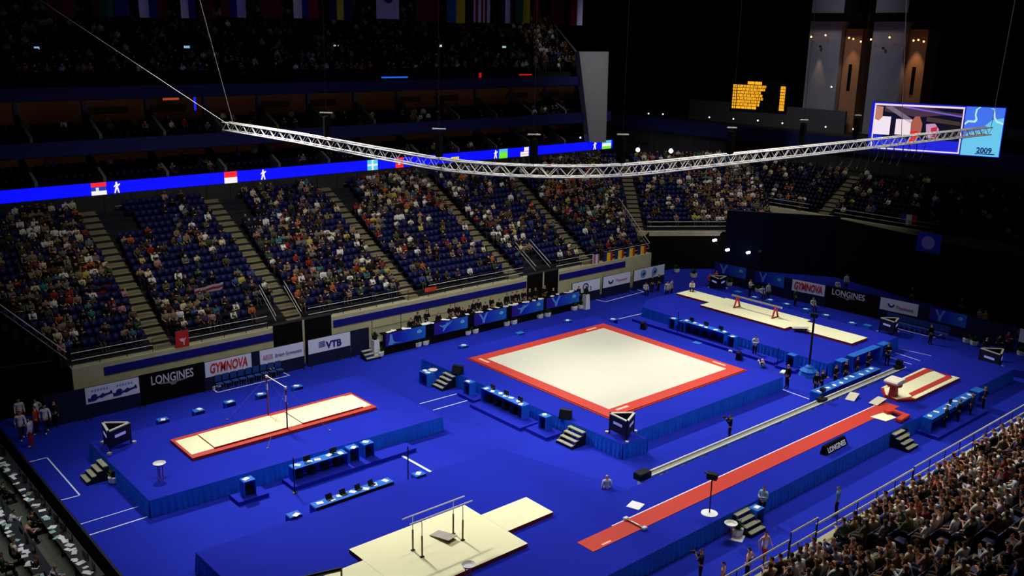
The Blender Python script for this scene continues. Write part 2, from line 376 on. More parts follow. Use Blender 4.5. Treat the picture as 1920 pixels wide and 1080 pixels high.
MB().box((0, 0, .02), (.75, .7, .03)).build('pad', M['paper'], t, bevel=.01)
t = thing('sign_block', 'small black block sign with white lettering beside the runway', 'sign', (7., -11.25, P), .03)
MB().add([(-1.25, -.2, 0), (1.25, -.2, 0), (1.25, .2, 0), (-1.25, .2, 0), (-1.15, .0, .5), (1.15, .0, .5), (1.15, .15, .5), (-1.15, .15, .5)], [(3, 2, 1, 0), (4, 5, 6, 7), (0, 1, 5, 4), (1, 2, 6, 5), (2, 3, 7, 6), (3, 0, 4, 7)]).build('block', M['black'], t)
text('LONGINES', .42, M['paper'], t, (-1.0, -.2, .1), (PI/2-.38, 0, 0), sx=.98, bold=.008)

# ------------------------------------------------------------------ court lines and tapes
def marking(label, pts, wd=.07):
    p = [G(*q) for q in pts]; o = p[0]
    t = MB().strip([(q-o)[:2] for q in p], wd, .004, .012).build('floor_marking', M['line']); t.location = (o[0], o[1], 0)
    return tag(t, label, 'floor marking')
marking('white line box on blue floor beside the left black barrier', [(33, 872), (88, 858), (150, 929), (107, 940)], .08)
marking('thin white line left of the high bar podium corner, farther of two', [(145, 985), (262, 949)], .06)
marking('thicker white line meeting the high bar podium corner, nearer of two', [(163, 1005), (280, 968)], .08)
marking('white line box in front of the left row of chairs', [(395, 727), (408, 736), (543, 704), (512, 690)], .08)
marking('white line left of the exercise podium, farther of the pair', [(788, 757), (855, 739)])
marking('white line left of the exercise podium, nearer of the pair', [(813, 769), (880, 750)])
marking('thick white line on the floor below the high bar judges table', [(742, 848), (808, 885)], .16)
marking('white line box in front of the far right sponsor boards', [(1110, 560), (1135, 566), (1207, 547), (1185, 540)], .09)
marking('white line running into the balance beam podium corner', [(1160, 598), (1213, 586)], .09)
marking('white diagonal line between the exercise podium and the camera track', [(1463, 729), (1530, 753)])
marking('white line box below the right row of chairs', [(1670, 613), (1750, 633), (1773, 625)], .09)
marking('faint white line behind the vault, top one of three', [(1668, 650), (1745, 667)], .06)
marking('white line behind the vault, middle one of three', [(1680, 662), (1724, 676)], .07)
marking('white line behind the vault, lowest one of three', [(1668, 670), (1708, 683)], .07)
marking('thin white line along the foot of the left black barrier', [(0, 826), (33, 872), (107, 940), (163, 1005), (215, 1072)], .05)
# ------------------------------------------------------------------ seating bowl
ROWD, ROWH = .8, .348
SEATS = []     # (x, y, z, rz, near?) of every seat place
def frame(A, B):
    A = np.array(A, float); B = np.array(B, float); u = (B-A)/np.linalg.norm(B-A); n = np.array([-u[1], u[0]]); return A, u, n, np.linalg.norm(B-A)
def stand(label, A, B, z0, rows, aisles, l_ext, r_ext, wall_h=None, key='far', dens=.6, open_u=(), lw=None, rh=ROWH, rd=ROWD, cut=None):
    """terrace whose front runs A->B (world xy); n points away from the floor. l_ext/r_ext: front end offset per row."""
    A, u, n, L = frame(A, B)
    rz = math.atan2(u[1], u[0])
    t = thing('grandstand', label, 'grandstand', (A[0], A[1], 0), rz)
    b = MB()
    for k in range(rows):
        x0 = l_ext(k); x1 = L+r_ext(k)
        b.bx(x0, x1, k*rd, (k+1)*rd, z0+k*rh-.5, z0+k*rh)
    b.build('terrace', M['tread'], t)
    if key in ('far', 'near', 'end'): MB().bx(l_ext(0), L+r_ext(0), -.34, .34, z0+.001, z0+.012).build('front_walkway', M['conc'], t)
    if wall_h:
        MB().bx(l_ext(0), L+r_ext(0), -.35, -.01, z0-wall_h, z0).build('front_wall', M['conc'], t)
    for a in aisles:
        b = MB()
        for k in range(rows):
            w2 = .62
            ax = a[0]+(a[1]-a[0])*k/rows
            b.bx(ax-w2, ax+w2, k*rd+.01, (k+1)*rd, z0+k*rh-.05, z0+k*rh+.015)
            b.bx(ax-w2, ax+w2, k*rd+rd*.5, (k+1)*rd, z0+k*rh, z0+k*rh+rh*.5)
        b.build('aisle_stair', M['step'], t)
    for k in range(1 if key != 'end' else 0, rows):
        x = l_ext(k)+.3
        while x < L+r_ext(k)-.25:
            ok = all(abs(x-(a[0]+(a[1]-a[0])*k/rows)) > .85 for a in aisles)
            if ok and cut and cut(x, k): ok = False
            if ok:
                p = A+u*x+n*(k*rd+rd*.55)
                SEATS.append((p[0], p[1], z0+k*rh, rz, key, k, x))
            x += .5
    return t
# far long side
FA, FB = (-24.6, 23.25), (30., 23.25)
stand('long far grandstand of blue seats above the sponsor boards', FA, FB, 3.1, 20,
      [(6.0, 6.6), (15.9, 16.6), (26.3, 27.4), (37.2, 38.6), (46.3, 49.3)], lambda k: -k*.42-(1.8 if k > 6 else 0), lambda k: k*.42, wall_h=3.1, key='far',
      cut=lambda x, k: (k > 14 and (abs(x-8.3) < 1.1 or abs(x-18.) < 1.1 or abs(x-28.5) < 1.1)) or (k < 3 and (abs(x-14.5) < 1.2 or abs(x-40.4) < 1.3)))
# corner block and end block
CA, CB = (34.2, 27.4), (42.2, 21.8)
CB2 = (46.0, 19.2)
stand('corner grandstand block above the dark drapes, far right of the long side', CA, CB2, 4.1, 17, [(-.8, .3)], lambda k: -1.6-k*.25, lambda k: k*.1, wall_h=.5, key='corner')
stand('end grandstand with long desks facing the arena from the right', (49.6, 25.5), (50.8, -22.), 5.8, 10, [(9.0, 8.2), (26.5, 28.), (40, 41)], lambda k: -k*.8, lambda k: k*.3, wall_h=.7, key='end')
# near long side (front towards the floor is +y): A->B runs -x
stand('near grandstand full of spectators in the bottom right corner', (30., -18.55), (-16., -18.55), 3.1, 13, [(25.4, 25.2), (38.1, 37.9), (14.8, 14.6)], lambda k: 0, lambda k: 0, wall_h=3.1, key='near')

# blue stripe on the far wall, following its face
t = thing('wall_stripe', 'dark blue painted band along the concrete wall below the far seats', 'wall band', (-22.7, 22.85, 0))
for x0, x1, n_ in ((-22.7, -10.9, 0), (-6.0, 13.4, 1), (17.4, 26.2, 2)):
    MB().bx(x0+22.7, x1+22.7, 0, .04, 2.28, 2.82).build('painted_band', M['stripe'], t)
# openings under the far stand
def opening(label, x0, x1):
    t = thing('dark_opening', label, 'opening', ((x0+x1)/2, 22.8, 0)); h = (x1-x0)/2
    MB().bx(-h, h, 0, .09, 0, 3.35).build('dark_interior', M['black'], t)  # flat black sheet painted in place of the unlit tunnel behind
    if h > 1.6: MB().bx(-.08, .08, -.04, .0, 0, 3.4).build('door_post', M['conc'], t)
    MB().bx(-h-.06, h+.06, -.03, .09, 3.35, 3.5).build('lintel', M['darkconc'], t)
opening('wide black opening below the seats above the white sponsor posters', -10.9, -6.2)
opening('black opening below the seats behind the head table', 13.5, 17.2)

def railing(label, pts, h, nb=2, posts=1.6, m=None, glass=False, name='railing', r=.025):
    o = Vector(pts[0]); q = [Vector(p)-o for p in pts]
    t = thing(name, label, 'railing', o)
    for k in range(nb):
        z = h*(1-k*.5/max(1, nb-1)) if nb > 1 else h
        MB().tube([p+Vector((0, 0, z)) for p in q], r, 5).build('bar', m or M['rail'], t)
    pb = 0
    for a, b in zip(q[:-1], q[1:]):
        n = max(1, int(round((b-a).length/posts)))
        for i in range(n+(1 if b is q[-1] else 0)):
            p = a+(b-a)*i/n
            MB().tube([p, p+Vector((0, 0, h))], .025, 5).build('post', M['darkmetal'], t)
    return t
xs = np.linspace
railing('metal handrail along the front of the far seats, leftmost stretch', [(-24.5, 23.15, 3.1), (-19.4, 23.15, 3.1)], .95)
railing('metal handrail along the front of the far seats, left of the wide opening', [(-17.7, 23.15, 3.1), (-11.2, 23.15, 3.1)], .95)
railing('metal handrail along the front of the far seats above the first blue banners', [(-7.9, 23.15, 3.1), (1.0, 23.15, 3.1)], .95)
railing('metal handrail along the front of the far seats above the middle blue banners', [(3.0, 23.15, 3.1), (13.2, 23.15, 3.1)], .95)
railing('metal handrail in front of the far seats just right of the dark portal', [(17.2, 23.15, 3.1), (22.0, 23.15, 3.1)], .95)
railing('metal handrail behind the row of tricolour flags', [(23.4, 23.15, 3.1), (29.9, 23.15, 3.1)], .95)
railing('sloping handrail down the left edge of the far grandstand', [(-27.4, 29.6, 5.9), (-24.7, 23.3, 3.2)], .95, r=.04)
railing('level handrail leaving the picture at the left, beyond the sloping one', [(-34., 29.4, 5.2), (-27.5, 29.8, 5.9)], .95, r=.03)
railing('sloping handrail down the right edge of the far grandstand', [(30.1, 23.3, 3.1), (33.2, 30.5, 6.2)], .95, r=.04)
railing('handrail along the front of the corner block', [(34.2, 27.3, 4.1), (45.9, 19.2, 4.1)], .95)
railing('handrail along the front of the end grandstand, far part', [(49.5, 24., 5.8), (49.7, 18., 5.8)], .9)
railing('handrail along the front of the end grandstand, near part', [(49.8, 15., 5.8), (50.6, -14, 5.8)], .9)
for x0, x1, lab in ((-10.5, -8.5, 'left'), (14.7, 16.5, 'right')):
    for x in (x0, x1):
        railing('bright sloping handrail, %s one at the %s stair portal in the far seats' % ('left' if x == x0 else 'right', lab), [(x, 23.1, 3.15), (x+.4, 26.4, 4.7)], .8, r=.035, posts=3)
# rail over the front wall of the near stand
railing('double bar handrail in front of the near crowd, section at the bottom edge', [(-16., -18.4, 3.1), (-8.9, -18.4, 3.1)], .95, r=.04)
railing('taller handrail section beside the stair in front of the near crowd', [(-8.9, -18.45, 3.1), (-6.9, -18.45, 3.1)], 1.3, r=.04, nb=2)
railing('long single handrail in front of the near crowd', [(-6.9, -18.4, 3.1), (1.5, -18.4, 3.1)], .95, r=.05)
railing('handrail section further right in front of the near crowd', [(1.6, -18.4, 3.1), (29., -18.4, 3.1)], 1.05, r=.04)

# ------------------------------------------------------------------ black drapes round the floor
def drape(label, pts, z0, z1, m, wl=.9, name='drape'):
    o = np.array(pts[0], float); t = thing(name, label, 'curtain', (o[0], o[1], z0))
    q = [tuple(np.array(p)-o) for p in pts]
    MB().skirt(q, 0, z1-z0, amp=.06, wl=wl, out=1, seg=.2).build('cloth', m, t)
    for a, b in zip(q[:-1], q[1:]):
        MB().tube([(a[0], a[1], z1-z0), (b[0], b[1], z1-z0)], .03, 5).build('top_pipe', M['darkmetal'], t)
    return t
drape('black drape hanging below the corner grandstand block', [(30.4, 24.6), (34.4, 27.1), (41.0, 22.25)], 0, 4.05, M['black'])
drape('dark navy drape wall at the far right corner of the floor', [(41.0, 22.25), (47.6, 13.)], 0, 6.35, M['navycloth'])
drape('tall black drape wall closing the right end of the arena floor', [(47.6, 13.), (46.3, 6.), (44.6, -3.6), (43.6, -12.)], 0, 6.1, M['black'])
drape('black drape closing the left end below the far seats', [(-33., 26.), (-25., 24.4)], 0, 3.4, M['black'])
# left media barrier
t = thing('barrier', 'long low black barrier along the left edge of the blue floor', 'barrier', (-29.3, -3, 0))
MB().bx(-.08, 0, 0, 27., 0, 1.05).build('black_panel', M['black'], t); MB().bx(-.1, .02, 0, 27., 1.05, 1.08).build('top_trim', M['navy'], t)

# ------------------------------------------------------------------ club tiers on the far side
warm = mat('warm_wood_wall', (112, 78, 50), .7, var=.3, scale=.4)
FINM = mat('divider_grey', (112, 112, 115), .8)
def tier(n, zp0, zp1, zt, label, pm):
    # parapet front z zp0..zp1 at y=40, rows behind, back wall up to zt
    X0, X1 = -38, 41.5
    t = thing('balcony', label, 'balcony', (X0, 40, zp0))
    MB().bx(0, X1-X0, 0, .3, 0, zp1-zp0).build('parapet', pm, t)
    MB().bx(0, X1-X0, .3, 6.2, -.1, .35).build('slab', M['darkconc'], t)
    for k in range(4): MB().bx(0, X1-X0, .9+k*.85, 6.2, .35+k*.33, .35+(k+1)*.33).build('seat_step', M['tread'], t)
    MB().bx(0, X1-X0, 6.2, 6.4, 0, zt-zp0).build('back_wall', warm, t)
    x = -36.2; i = 0
    while x < X1:
        lx = x-X0
        f = MB().add([(lx-.12, .5, .6), (lx+.12, .5, .6), (lx+.12, 3.9, .9), (lx-.12, 3.9, .9), (lx-.12, .5, zp1-zp0+.35), (lx+.12, .5, zp1-zp0+.35), (lx+.12, 3.9, zp1-zp0+1.85), (lx-.12, 3.9, zp1-zp0+1.85)],
                 [(3, 2, 1, 0), (4, 5, 6, 7), (0, 1, 5, 4), (1, 2, 6, 5), (2, 3, 7, 6), (3, 0, 4, 7)]).build('divider', FINM, t)
        MB().bx(lx-.16, lx+.16, 3.9, 4.3, .8, zt-zp0).build('pillar', FINM, t)
        x += 5.06; i += 1
        if n < 3:
            if i % 3 != 1: MB().bx(lx+1, lx+4.2, 6.1, 6.2, 2.6, 3.1).build('wall_panel', M['darkconc'], t)
    return t
fas = mat('fascia_navy', (22, 30, 92), .7)
tier(1, 11.0, 11.95, 14.2, 'lowest club balcony on the far side behind the glowing blue ribbon', fas)
tier(2, 14.2, 15.3, 18.4, 'middle club balcony on the far side with dim navy parapet', fas)
t = thing('balcony', 'topmost navy parapet below the upper seating tier', 'balcony', (-38, 40, 18.4))
MB().bx(0, 75.6, 0, .3, 0, .95).build('parapet', fas, t); MB().bx(0, 75.6, .3, 7, -.1, .3).build('slab', M['darkconc'], t)
t = thing('stand_back_wall', 'dark panelled wall behind the top row of the far seats', 'wall', (-38, 39.6, 8.5))
MB().bx(0, 77, .0, .2, 0, 2.5).build('panelling', M['darkconc'], t)
for k in range(36): MB().bx(k*2.1+.5, k*2.1+.56, -.05, 0, 0, 2.5).build('panel_joint', M['darkmetal'], t)
for x0, x1, w_ in ((-25, -19.6, 'first'), (-15.8, -8.5, 'second'), (-5.5, 1.5, 'third'), (5, 12.4, 'fourth')):
    railing('thin rail behind the top seat row, %s from the left' % w_, [(x0, 39.2, 9.7), (x1, 39.2, 9.7)], .4, nb=1, posts=3)
# upper tier
t = thing('upper_tier', 'steep dark upper seating tier at the top of the picture', 'grandstand', (-45, 40.2, 19.3))
b = MB(); US = .62
for k in range(24): b.bx(0, 82.4+.17*k, k*.8, (k+1)*.8, k*.8*US-.5, k*.8*US)
b.build('terrace', M['tread'], t)
MB().add([(82.4, -.2, 0), (82.7, -.2, 0), (82.4+4, 19, 19*US), (82.7+4, 19, 19*US), (82.4, -.2, 1), (82.7, -.2, 1), (82.4+4, 19, 19*US+1), (82.7+4, 19, 19*US+1)], [(0, 2, 3, 1), (4, 5, 7, 6), (0, 1, 5, 4), (2, 6, 7, 3), (0, 4, 6, 2), (1, 3, 7, 5)]).build('side_parapet', FINM, t)
for x in (-27.5, -16.2, -7.0, 3.7, 17.5, 28.):
    lx = x+45
    for sx in (-1.3, 1.3): v = MB(); v.add([(lx+sx-.06, 2.6, 1.6), (lx+sx+.06, 2.6, 1.6), (lx+sx+.06, 5.6, 3.4), (lx+sx-.06, 5.6, 3.4), (lx+sx-.06, 2.6, 2.3), (lx+sx+.06, 2.6, 2.3), (lx+sx+.06, 5.6, 4.3), (lx+sx-.06, 5.6, 4.3)], [(3, 2, 1, 0), (4, 5, 6, 7), (0, 1, 5, 4), (1, 2, 6, 5), (2, 3, 7, 6), (3, 0, 4, 7)]).build('stair_side_wall', FINM, t)
for k in range(1, 20):
    x = -44.6
    while x < 37.3+.17*k:
        if all(abs(x-a) > .7 for a in (-38, -22, -11.6, -1.2, 10.2, 22.)) and not (3 < k < 7 and any(abs(x-a) < 1.4 for a in (-27.5, -16.2, -7.0, 3.7, 17.5, 28.))):
            SEATS.append((x, 40.2+k*.8+.44, 19.3+k*.8*US, 0, 'up', k, x))
        x += .52
for kk, (zb, key_, nk) in enumerate(((11.35, 'club1', 3), (14.55, 'club2', 3))):
    for k in range(nk):
        x = -30.
        while x < 40:
            if ((x+36.2) % 5.06) > .5 and ((x+36.2) % 5.06) < 4.7: SEATS.append((x, 41.35+k*.85, zb+(k+1)*.33, 0, key_, k, x))
            x += .55
MB_w = thing('end_pier', 'tall grey concrete pier ending the club balconies at the right', 'wall', (35.4, 40.3, 13))
MB().prism([(0, -.6), (4.7, -.6), (4.7, .0), (0, .0)], 0, .01).build('joint', M['darkmetal'], MB_w)
MB().add([(2.2, -.8, -1), (4.9, -.8, -1.2), (4.9, 0, -1.2), (2.2, 0, -1), (0, -.8, 9.05), (4.7, -.8, 9.05), (4.7, 0, 9.05), (0, 0, 9.05)], [(3, 2, 1, 0), (4, 5, 6, 7), (0, 1, 5, 4), (1, 2, 6, 5), (2, 3, 7, 6), (3, 0, 4, 7)]).build('pier', mat('pier_grey', (150, 150, 152), .85, var=.05), MB_w)

# LED ribbon
t = thing('led_ribbon', 'long glowing blue LED ribbon with small flags along the club balcony', 'LED display', (-38, 39.9, 11.0))
MB().bx(0, 79.8, -.06, .08, .02, .97).build('screen', M['led'], t)
def em(rgb, s=.9): return mat('glow_%d_%d_%d' % tuple(rgb), rgb, emit=s)
ER, EW, EB, EG, EC, EY = em((255, 40, 50)), em((250, 245, 250)), em((30, 60, 180)), em((120, 235, 60)), em((90, 200, 235)), em((235, 205, 60))
def led(px, w, rows, pole=None):   # small flag graphic on the ribbon at picture x
    c = None
    x = GY(px, 300, 39.9)[0]+38
    for i, (mm, z0, z1, a, bb) in enumerate(rows):
        MB().bx(x+a*w, x+bb*w, -.09, -.065, z0*.97+.01, z1*.97+.01).build('flag_graphic', mm, t)
led(165, 1.15, [(ER, .66, 1, 0, 1), (EB, .33, .66, 0, 1), (EW, 0, .33, 0, 1), (EW, .3, .6, .3, .5)])
led(418, 1.15, [(ER, .5, 1, 0, 1), (EW, 0, .5, 0, 1)])
led(688, 1.15, [(EC, 0, 1, 0, 1), (EW, .4, .6, 0, 1), (EW, 0, 1, .4, .6)])
led(741, .9, [(ER, 0, 1, 0, 1), (EW, .3, .7, .3, .6)])
led(845, 1.0, [(EY, .2, .6, 0, 1)])
led(935, 1.15, [(EC, .66, 1, 0, 1), (EG, .33, .66, 0, 1), (EG, 0, .4, 0, 1)])
led(975, 1.15, [(EW, 0, 1, .45, 1), (EW, 0, .5, 0, 1), (ER, .2, .3, .1, 1), (ER, .5, .6, .5, 1)])
led(1127, 1.5, [(EC, .66, 1, 0, 1), (EW, .33, .66, 0, 1), (EG, 0, .33, 0, 1)])
for px in (210, 488, 925, 1110):    # little gymnast figures
    x = GY(px, 320, 39.9)[0]+38
    MB().xz([(x, .05), (x+.1, .05), (x+.22, .4), (x+.32, .05), (x+.42, .05), (x+.32, .55), (x+.5, .72), (x+.48, .8), (x+.3, .72), (x+.28, .92), (x+.16, .92), (x+.14, .72), (x, .6), (x, .52), (x+.15, .6)], -.09).build('gymnast_graphic', EW, t)

# ------------------------------------------------------------------ right end building
t = thing('end_wall_panels', 'dark glazed panelled wall behind the end grandstand', 'wall', (58.6, 62, 7.6))
MB().bx(0, .3, -90, 0, 0, 4).build('panelling', M['darkconc'], t)
for k in range(34): MB().bx(-.04, 0, -k*2.6-.06, -k*2.6, 0, 4).build('mullion', M['darkmetal'], t)
MB().bx(-.05, 0, -90, 0, 1.9, 2.0).build('transom', M['darkmetal'], t)
t = thing('end_fascia', 'dim blue fascia band above the end wall panels', 'fascia', (58., 58, 11.6))
MB().bx(0, .3, -84, 0, 0, 1.7).build('fascia', fas, t); MB().bx(.3, 5.5, -84, 0, 1.3, 1.6).build('slab', M['darkconc'], t)
grey2 = mat('pale_plaster', (92, 92, 98), .9, var=.08)
t = thing('upper_balcony', 'grey upper balcony wall behind the orange scoreboard', 'balcony', (62, 50, 13.2))
MB().bx(0, .3, -28, -5, 0, 2.6).build('balcony_wall', grey2, t); MB().bx(0, .3, -50, -40, 0, 2.2).build('balcony_wall', grey2, t)
MB().bx(.3, 5, -60, 0, -.1, .2).build('slab', M['darkconc'], t)
def pillar(label, py0, py1, lampdark):
    t = thing('stair_tower', label, 'tower', (62.5, (py0+py1)/2, 13.3)); h = (py0-py1)/2
    MB().bx(0, 3, -h, h, 0, 17).build('shaft', mat('tower_render', (158, 158, 165), .9, var=.06, scale=.6), t)
    MB().bx(.8, 3.5, -h-2.2, -h-.1, 0, 11.8).build('side_face', mat('tower_side', (176, 130, 92), .9), t)
    MB().bx(.75, .8, -h-1.3, -h-.9, 4.8, 7.8).build('slot_window', M['black'], t)
    MB().bx(-1.2, 5, -h-3, h+.4, 12.6, 13.5).build('cross_gantry', M['black'], t)
    la = MB().lathe((-.35, .3, 9.6), [(.12, 0), (.16, .25)], 8).build('downlight', M['darkmetal'], t)
    return t
T1 = pillar('left grey stair tower with a warm downlight cone', 28.1, 23.9, 0)
T2 = pillar('right grey stair tower above the video wall', 20.0, 16.2, 0)
warmc = (1, .62, .34)
for x, y, z, tx, ty, pw, sz in ((61.9, 26.4, 23.2, 62.9, 26.4, 260, 30), (61.9, 18.4, 23.4, 62.9, 18.4, 12, 34), (62.2, 22.6, 25.0, 63.6, 22.7, 420, 40), (62.2, 15., 25.0, 63.6, 15., 700, 40)):
    spot('tower_downlight', (x, y, z), (tx, ty, 12), pw, sz, .6, warmc, .1)

# lamp dots on the right end
def lamp(px, py, x, label, r=.12, m=None, name='work_light', cat='lamp'):
    p = GX(px, py, x); t = thing(name, label, cat, p)
    MB().lathe((0, 0, -r), [(r*.4, 0), (r, r*.6), (r, r*1.4), (r*.4, 2*r)], 8).build('glowing_lens', m or M['lamp'], t)
    MB().tube([(0.2, 0, 0), (0.25, 0, r*2.6)], .04, 5).build('bracket', M['darkmetal'], t)
dim = mat('lamp_dim', (255, 250, 235), emit=2.2); orl = mat('lamp_orange', (255, 170, 90), emit=5)
for px, py, lab in ((1196, 281, 'bright violet white floodlight left of the truss bend'), (1258, 283, 'bright violet white floodlight above the corner block')):
    lamp(px, py, 55, lab, .26)
for i, (px, py) in enumerate(((1216, 213), (1243, 214), (1330, 220), (1375, 223), (1421, 226), (1467, 231), (1548, 238), (1600, 242), (1559, 163))):
    lamp(px, py, 57.8 if py > 200 else 62, 'small white lamp dot on the end fascia, number %s from the left' % ('one two three four five six seven eight nine'.split()[i]), .09, dim)
for i, (px, py) in enumerate(((1521, 69), (1548, 66), (1592, 71), (1600, 73), (1614, 78), (1633, 74), (1668, 70), (1713, 76), (1722, 75), (1732, 78))):
    lamp(px, py, 61.8, 'small warm lamp high on the stair towers, number %s from the left' % ('one two three four five six seven eight nine ten'.split()[i]), .1, orl)

# scoreboard
p0 = GX(1367, 150, 52); p1 = GX(1478, 213, 52)
sc = np.array(GX(1422, 181, 52)); yaw = math.radians(-72)
t = thing('scoreboard', 'black hanging scoreboard with orange dot matrix text', 'scoreboard', sc, yaw)
Wd, Hd = 9.3, 3.5; t.scale = (.69, 1, 1.02)
MB().bx(-Wd/2, Wd/2, 0, .5, -Hd/2, Hd/2).build('cabinet', M['black'], t)
ORG = em((255, 176, 30), 1.0)
rnd = random.Random(3)
b = MB()
rl = [1.0, .85, .35, .5, .75, .25, .1, -.3]
nr = 8; top = 1.2
for k in range(nr):
    z1 = top-k*.335; z0 = z1-.27
    b.bx(-4.35, -3.75, -.03, 0, z0, z1)
    x = -3.6
    while x < rl[k]:
        wv = min(rnd.uniform(.2, .75), rl[k]+.15-x); b.bx(x, x+wv, -.03, 0, z0, z1); x += wv+.09
    b.bx(3.55, 4.35, -.03, 0, z0, z1)
g = b.build('glowing_text_rows', ORG, t)
for x0, x1 in ((-1.95, -.85), (-.75, .4)): MB().bx(x0, x1, -.03, 0, 1.28, 1.6).build('glowing_title_block', ORG, t)
gap = M['black']
for k in range(nr-1):     # dark gaps that break the rows into characters
    z1 = top-k*.335; z0 = z1-.27
    c = MB(); x = -4.3
    while x < 4.4:
        c.bx(x, x+.03, -.045, -.03, z0+rnd.uniform(0, .1), z1-rnd.uniform(0, .1)); x += rnd.uniform(.12, .24)
    c.build('dark_gap', gap, t)

# video wall
vc = np.array(GX(1752, 242, 44)); yaw = math.radians(-68)
t = thing('video_wall', 'large hanging video wall showing gymnasts beside a pale blue panel', 'screen', vc, yaw)
A_ = np.array(_f)
Wv, Hv = 12.2, 4.0; t.scale = (.9, 1, 1.08)
MB().bx(-Wv/2, Wv/2, 0, .5, -Hv/2, Hv/2).build('cabinet', M['black'], t)
def E2(rgb, s=.85): return em(rgb, s)
MB().bx(-Wv/2, Wv/2, -.02, 0, -Hv/2, Hv/2).build('screen_border', E2((20, 30, 190)), t)
x0, x1, z0, z1 = -Wv/2+.3, Wv/2-3.6, -Hv/2+.1, Hv/2-.12
MB().bx(x0, x1, -.03, -.02, z0, z1).build('picture_frame', E2((250, 225, 250)), t)
def v(poly, rgb, y, n='picture'): MB().xz([(x0+a*(x1-x0), z0+c*(z1-z0)) for a, c in poly], y, .005).build(n, E2(rgb), t)
def rc(a0, a1, c0, c1): return [(a0, c0), (a1, c0), (a1, c1), (a0, c1)]
v(rc(.015, .985, .03, .96), (16, 14, 40), -.036)
v(rc(.015, .985, .03, .26), (35, 40, 225), -.042)
v([(.12, .96), (.6, .96), (.98, .8), (.98, .86), (.5, .74), (.12, .83)], (72, 52, 70), -.041)
v([(.12, .93), (.2, .95), (.45, .68), (.42, .6)], (120, 110, 130), -.044)
v([(.3, .94), (.98, .78), (.98, .81), (.4, .95)], (120, 95, 215), -.045)
v(rc(.015, .2, .32, .72), (250, 235, 250), -.044); v(rc(.26, .44, .34, .68), (250, 230, 240), -.044)
v(rc(.015, .12, .05, .3), (20, 40, 240), -.046)
v([(.015, .95), (.1, .93), (.1, .7), (.06, .62), (.015, .66)], (190, 130, 110), -.048)
v([(.43, .62), (.47, .75), (.52, .76), (.56, .6), (.55, .3), (.44, .3)], (170, 95, 80), -.047); v([(.435, .42), (.52, .44), (.52, .24), (.45, .1), (.435, .2)], (235, 40, 35), -.049)
v([(.6, .6), (.7, .62), (.75, .5), (.72, .3), (.62, .3)], (200, 150, 190), -.047); v([(.66, .52), (.73, .56), (.72, .32), (.67, .32)], (200, 45, 60), -.049)
v(rc(.8, .97, .35, .7), (22, 18, 26), -.044); v([(.6, .66), (.97, .6), (.97, .68), (.6, .76)], (70, 55, 50), -.045)
def pv(poly, rgb, y, n='side_panel_graphic'): MB().xz([(x1+.12+a*3.4, -Hv/2+.05+c*(Hv-.1)) for a, c in poly], y, .005).build(n, E2(rgb), t)
pv(rc(0, 1, 0, 1), (70, 120, 245), -.03, 'side_panel'); pv([(0, 0), (1, 0), (1, .8), (.7, .75), (.45, .55), (.1, .45), (0, .3)], (110, 205, 245), -.036)
pv([(.02, .62), (.1, .68), (.28, .68), (.33, .74), (.28, .84), (.3, .95), (.38, 1), (.33, 1), (.25, .95), (.24, .84), (.27, .75), (.24, .72), (.08, .72), (.0, .66)], (190, 240, 250), -.04)
pv([(.62, .98), (.7, .97), (.74, .78), (.82, .7), (1, .66), (1, .7), (.84, .74), (.78, .8), (.73, .99)], (190, 240, 250), -.04)
text('2009', .62, E2((30, 40, 110)), t, (x1+1.5, -.05, -Hv/2+.3), name='lettering', bold=.02, sx=1.1)
MB().xz([(x1+1.4, -Hv/2+.18), (x1+3.2, -Hv/2+.2), (x1+3.1, -Hv/2+.28), (x1+1.4, -Hv/2+.24)], -.05, .005).build('underline', E2((20, 30, 90)), t)

# small blue screen below the truss
p = GX(1223, 322, 47); t = thing('monitor_screen', 'small blue screen hanging below the truss above the corner block', 'screen', p, math.radians(-60))
MB().bx(-1.9, 1.9, 0, .2, -.25, .25).build('screen', em((20, 50, 230), .8), t); MB().bx(.0, .5, -.02, 0, -.2, .2).build('bright_patch', em((90, 140, 250), .9), t)
MB().tube([(0, .1, .25), (0, .1, 6)], .03, 4).build('hanger', M['darkmetal'], t)

# ------------------------------------------------------------------ lighting truss
TZ = 17.5; path = [Vector((-12.9, 24.3, TZ)), Vector((-12.3, 15.4, TZ)), Vector((-12.3, 7, TZ)), Vector((-12.2, 2.4, TZ))]
for a in range(1, 9):
    an = a/9*PI/2; path.append(Vector((-12.2+8*(1-math.cos(an)), 2.4-8.1*math.sin(an), TZ)))
path += [Vector((-4.2+i*2.5, -5.72-i*.04, TZ)) for i in range(0, 16)]
# resample every 0.5 m
pts = [path[0]]
for a, b_ in zip(path[:-1], path[1:]):
    n_ = max(1, int(round((b_-a).length/.55)))
    pts += [a+(b_-a)*i/n_ for i in range(1, n_+1)]
t = thing('lighting_truss', 'white aluminium lattice truss curving across the hall above the floor', 'truss', pts[0])
base = pts[0]; q = [p-base for p in pts]; nrm = []
for i, p in enumerate(q):
    d = (q[min(i+1, len(q)-1)]-q[max(i-1, 0)]).normalized(); nrm.append(Vector((-d.y, d.x, 0)))
hw = .26
for sx in (1, -1):
    for sz in (1, -1): MB().tube([p+n*hw*sx+Vector((0, 0, hw*sz)) for p, n in zip(q, nrm)], .045, 5).build('chord', M['paintsteel'], t)
for sx in (1, -1):
    b = MB()
    for i in range(len(q)-1):
        s = 1 if i % 2 else -1
        b.tube([q[i]+nrm[i]*hw*sx+Vector((0, 0, hw*s)), q[i+1]+nrm[i+1]*hw*sx+Vector((0, 0, -hw*s))], .026, 4)
    b.build('side_bracing', M['paintsteel'], t)
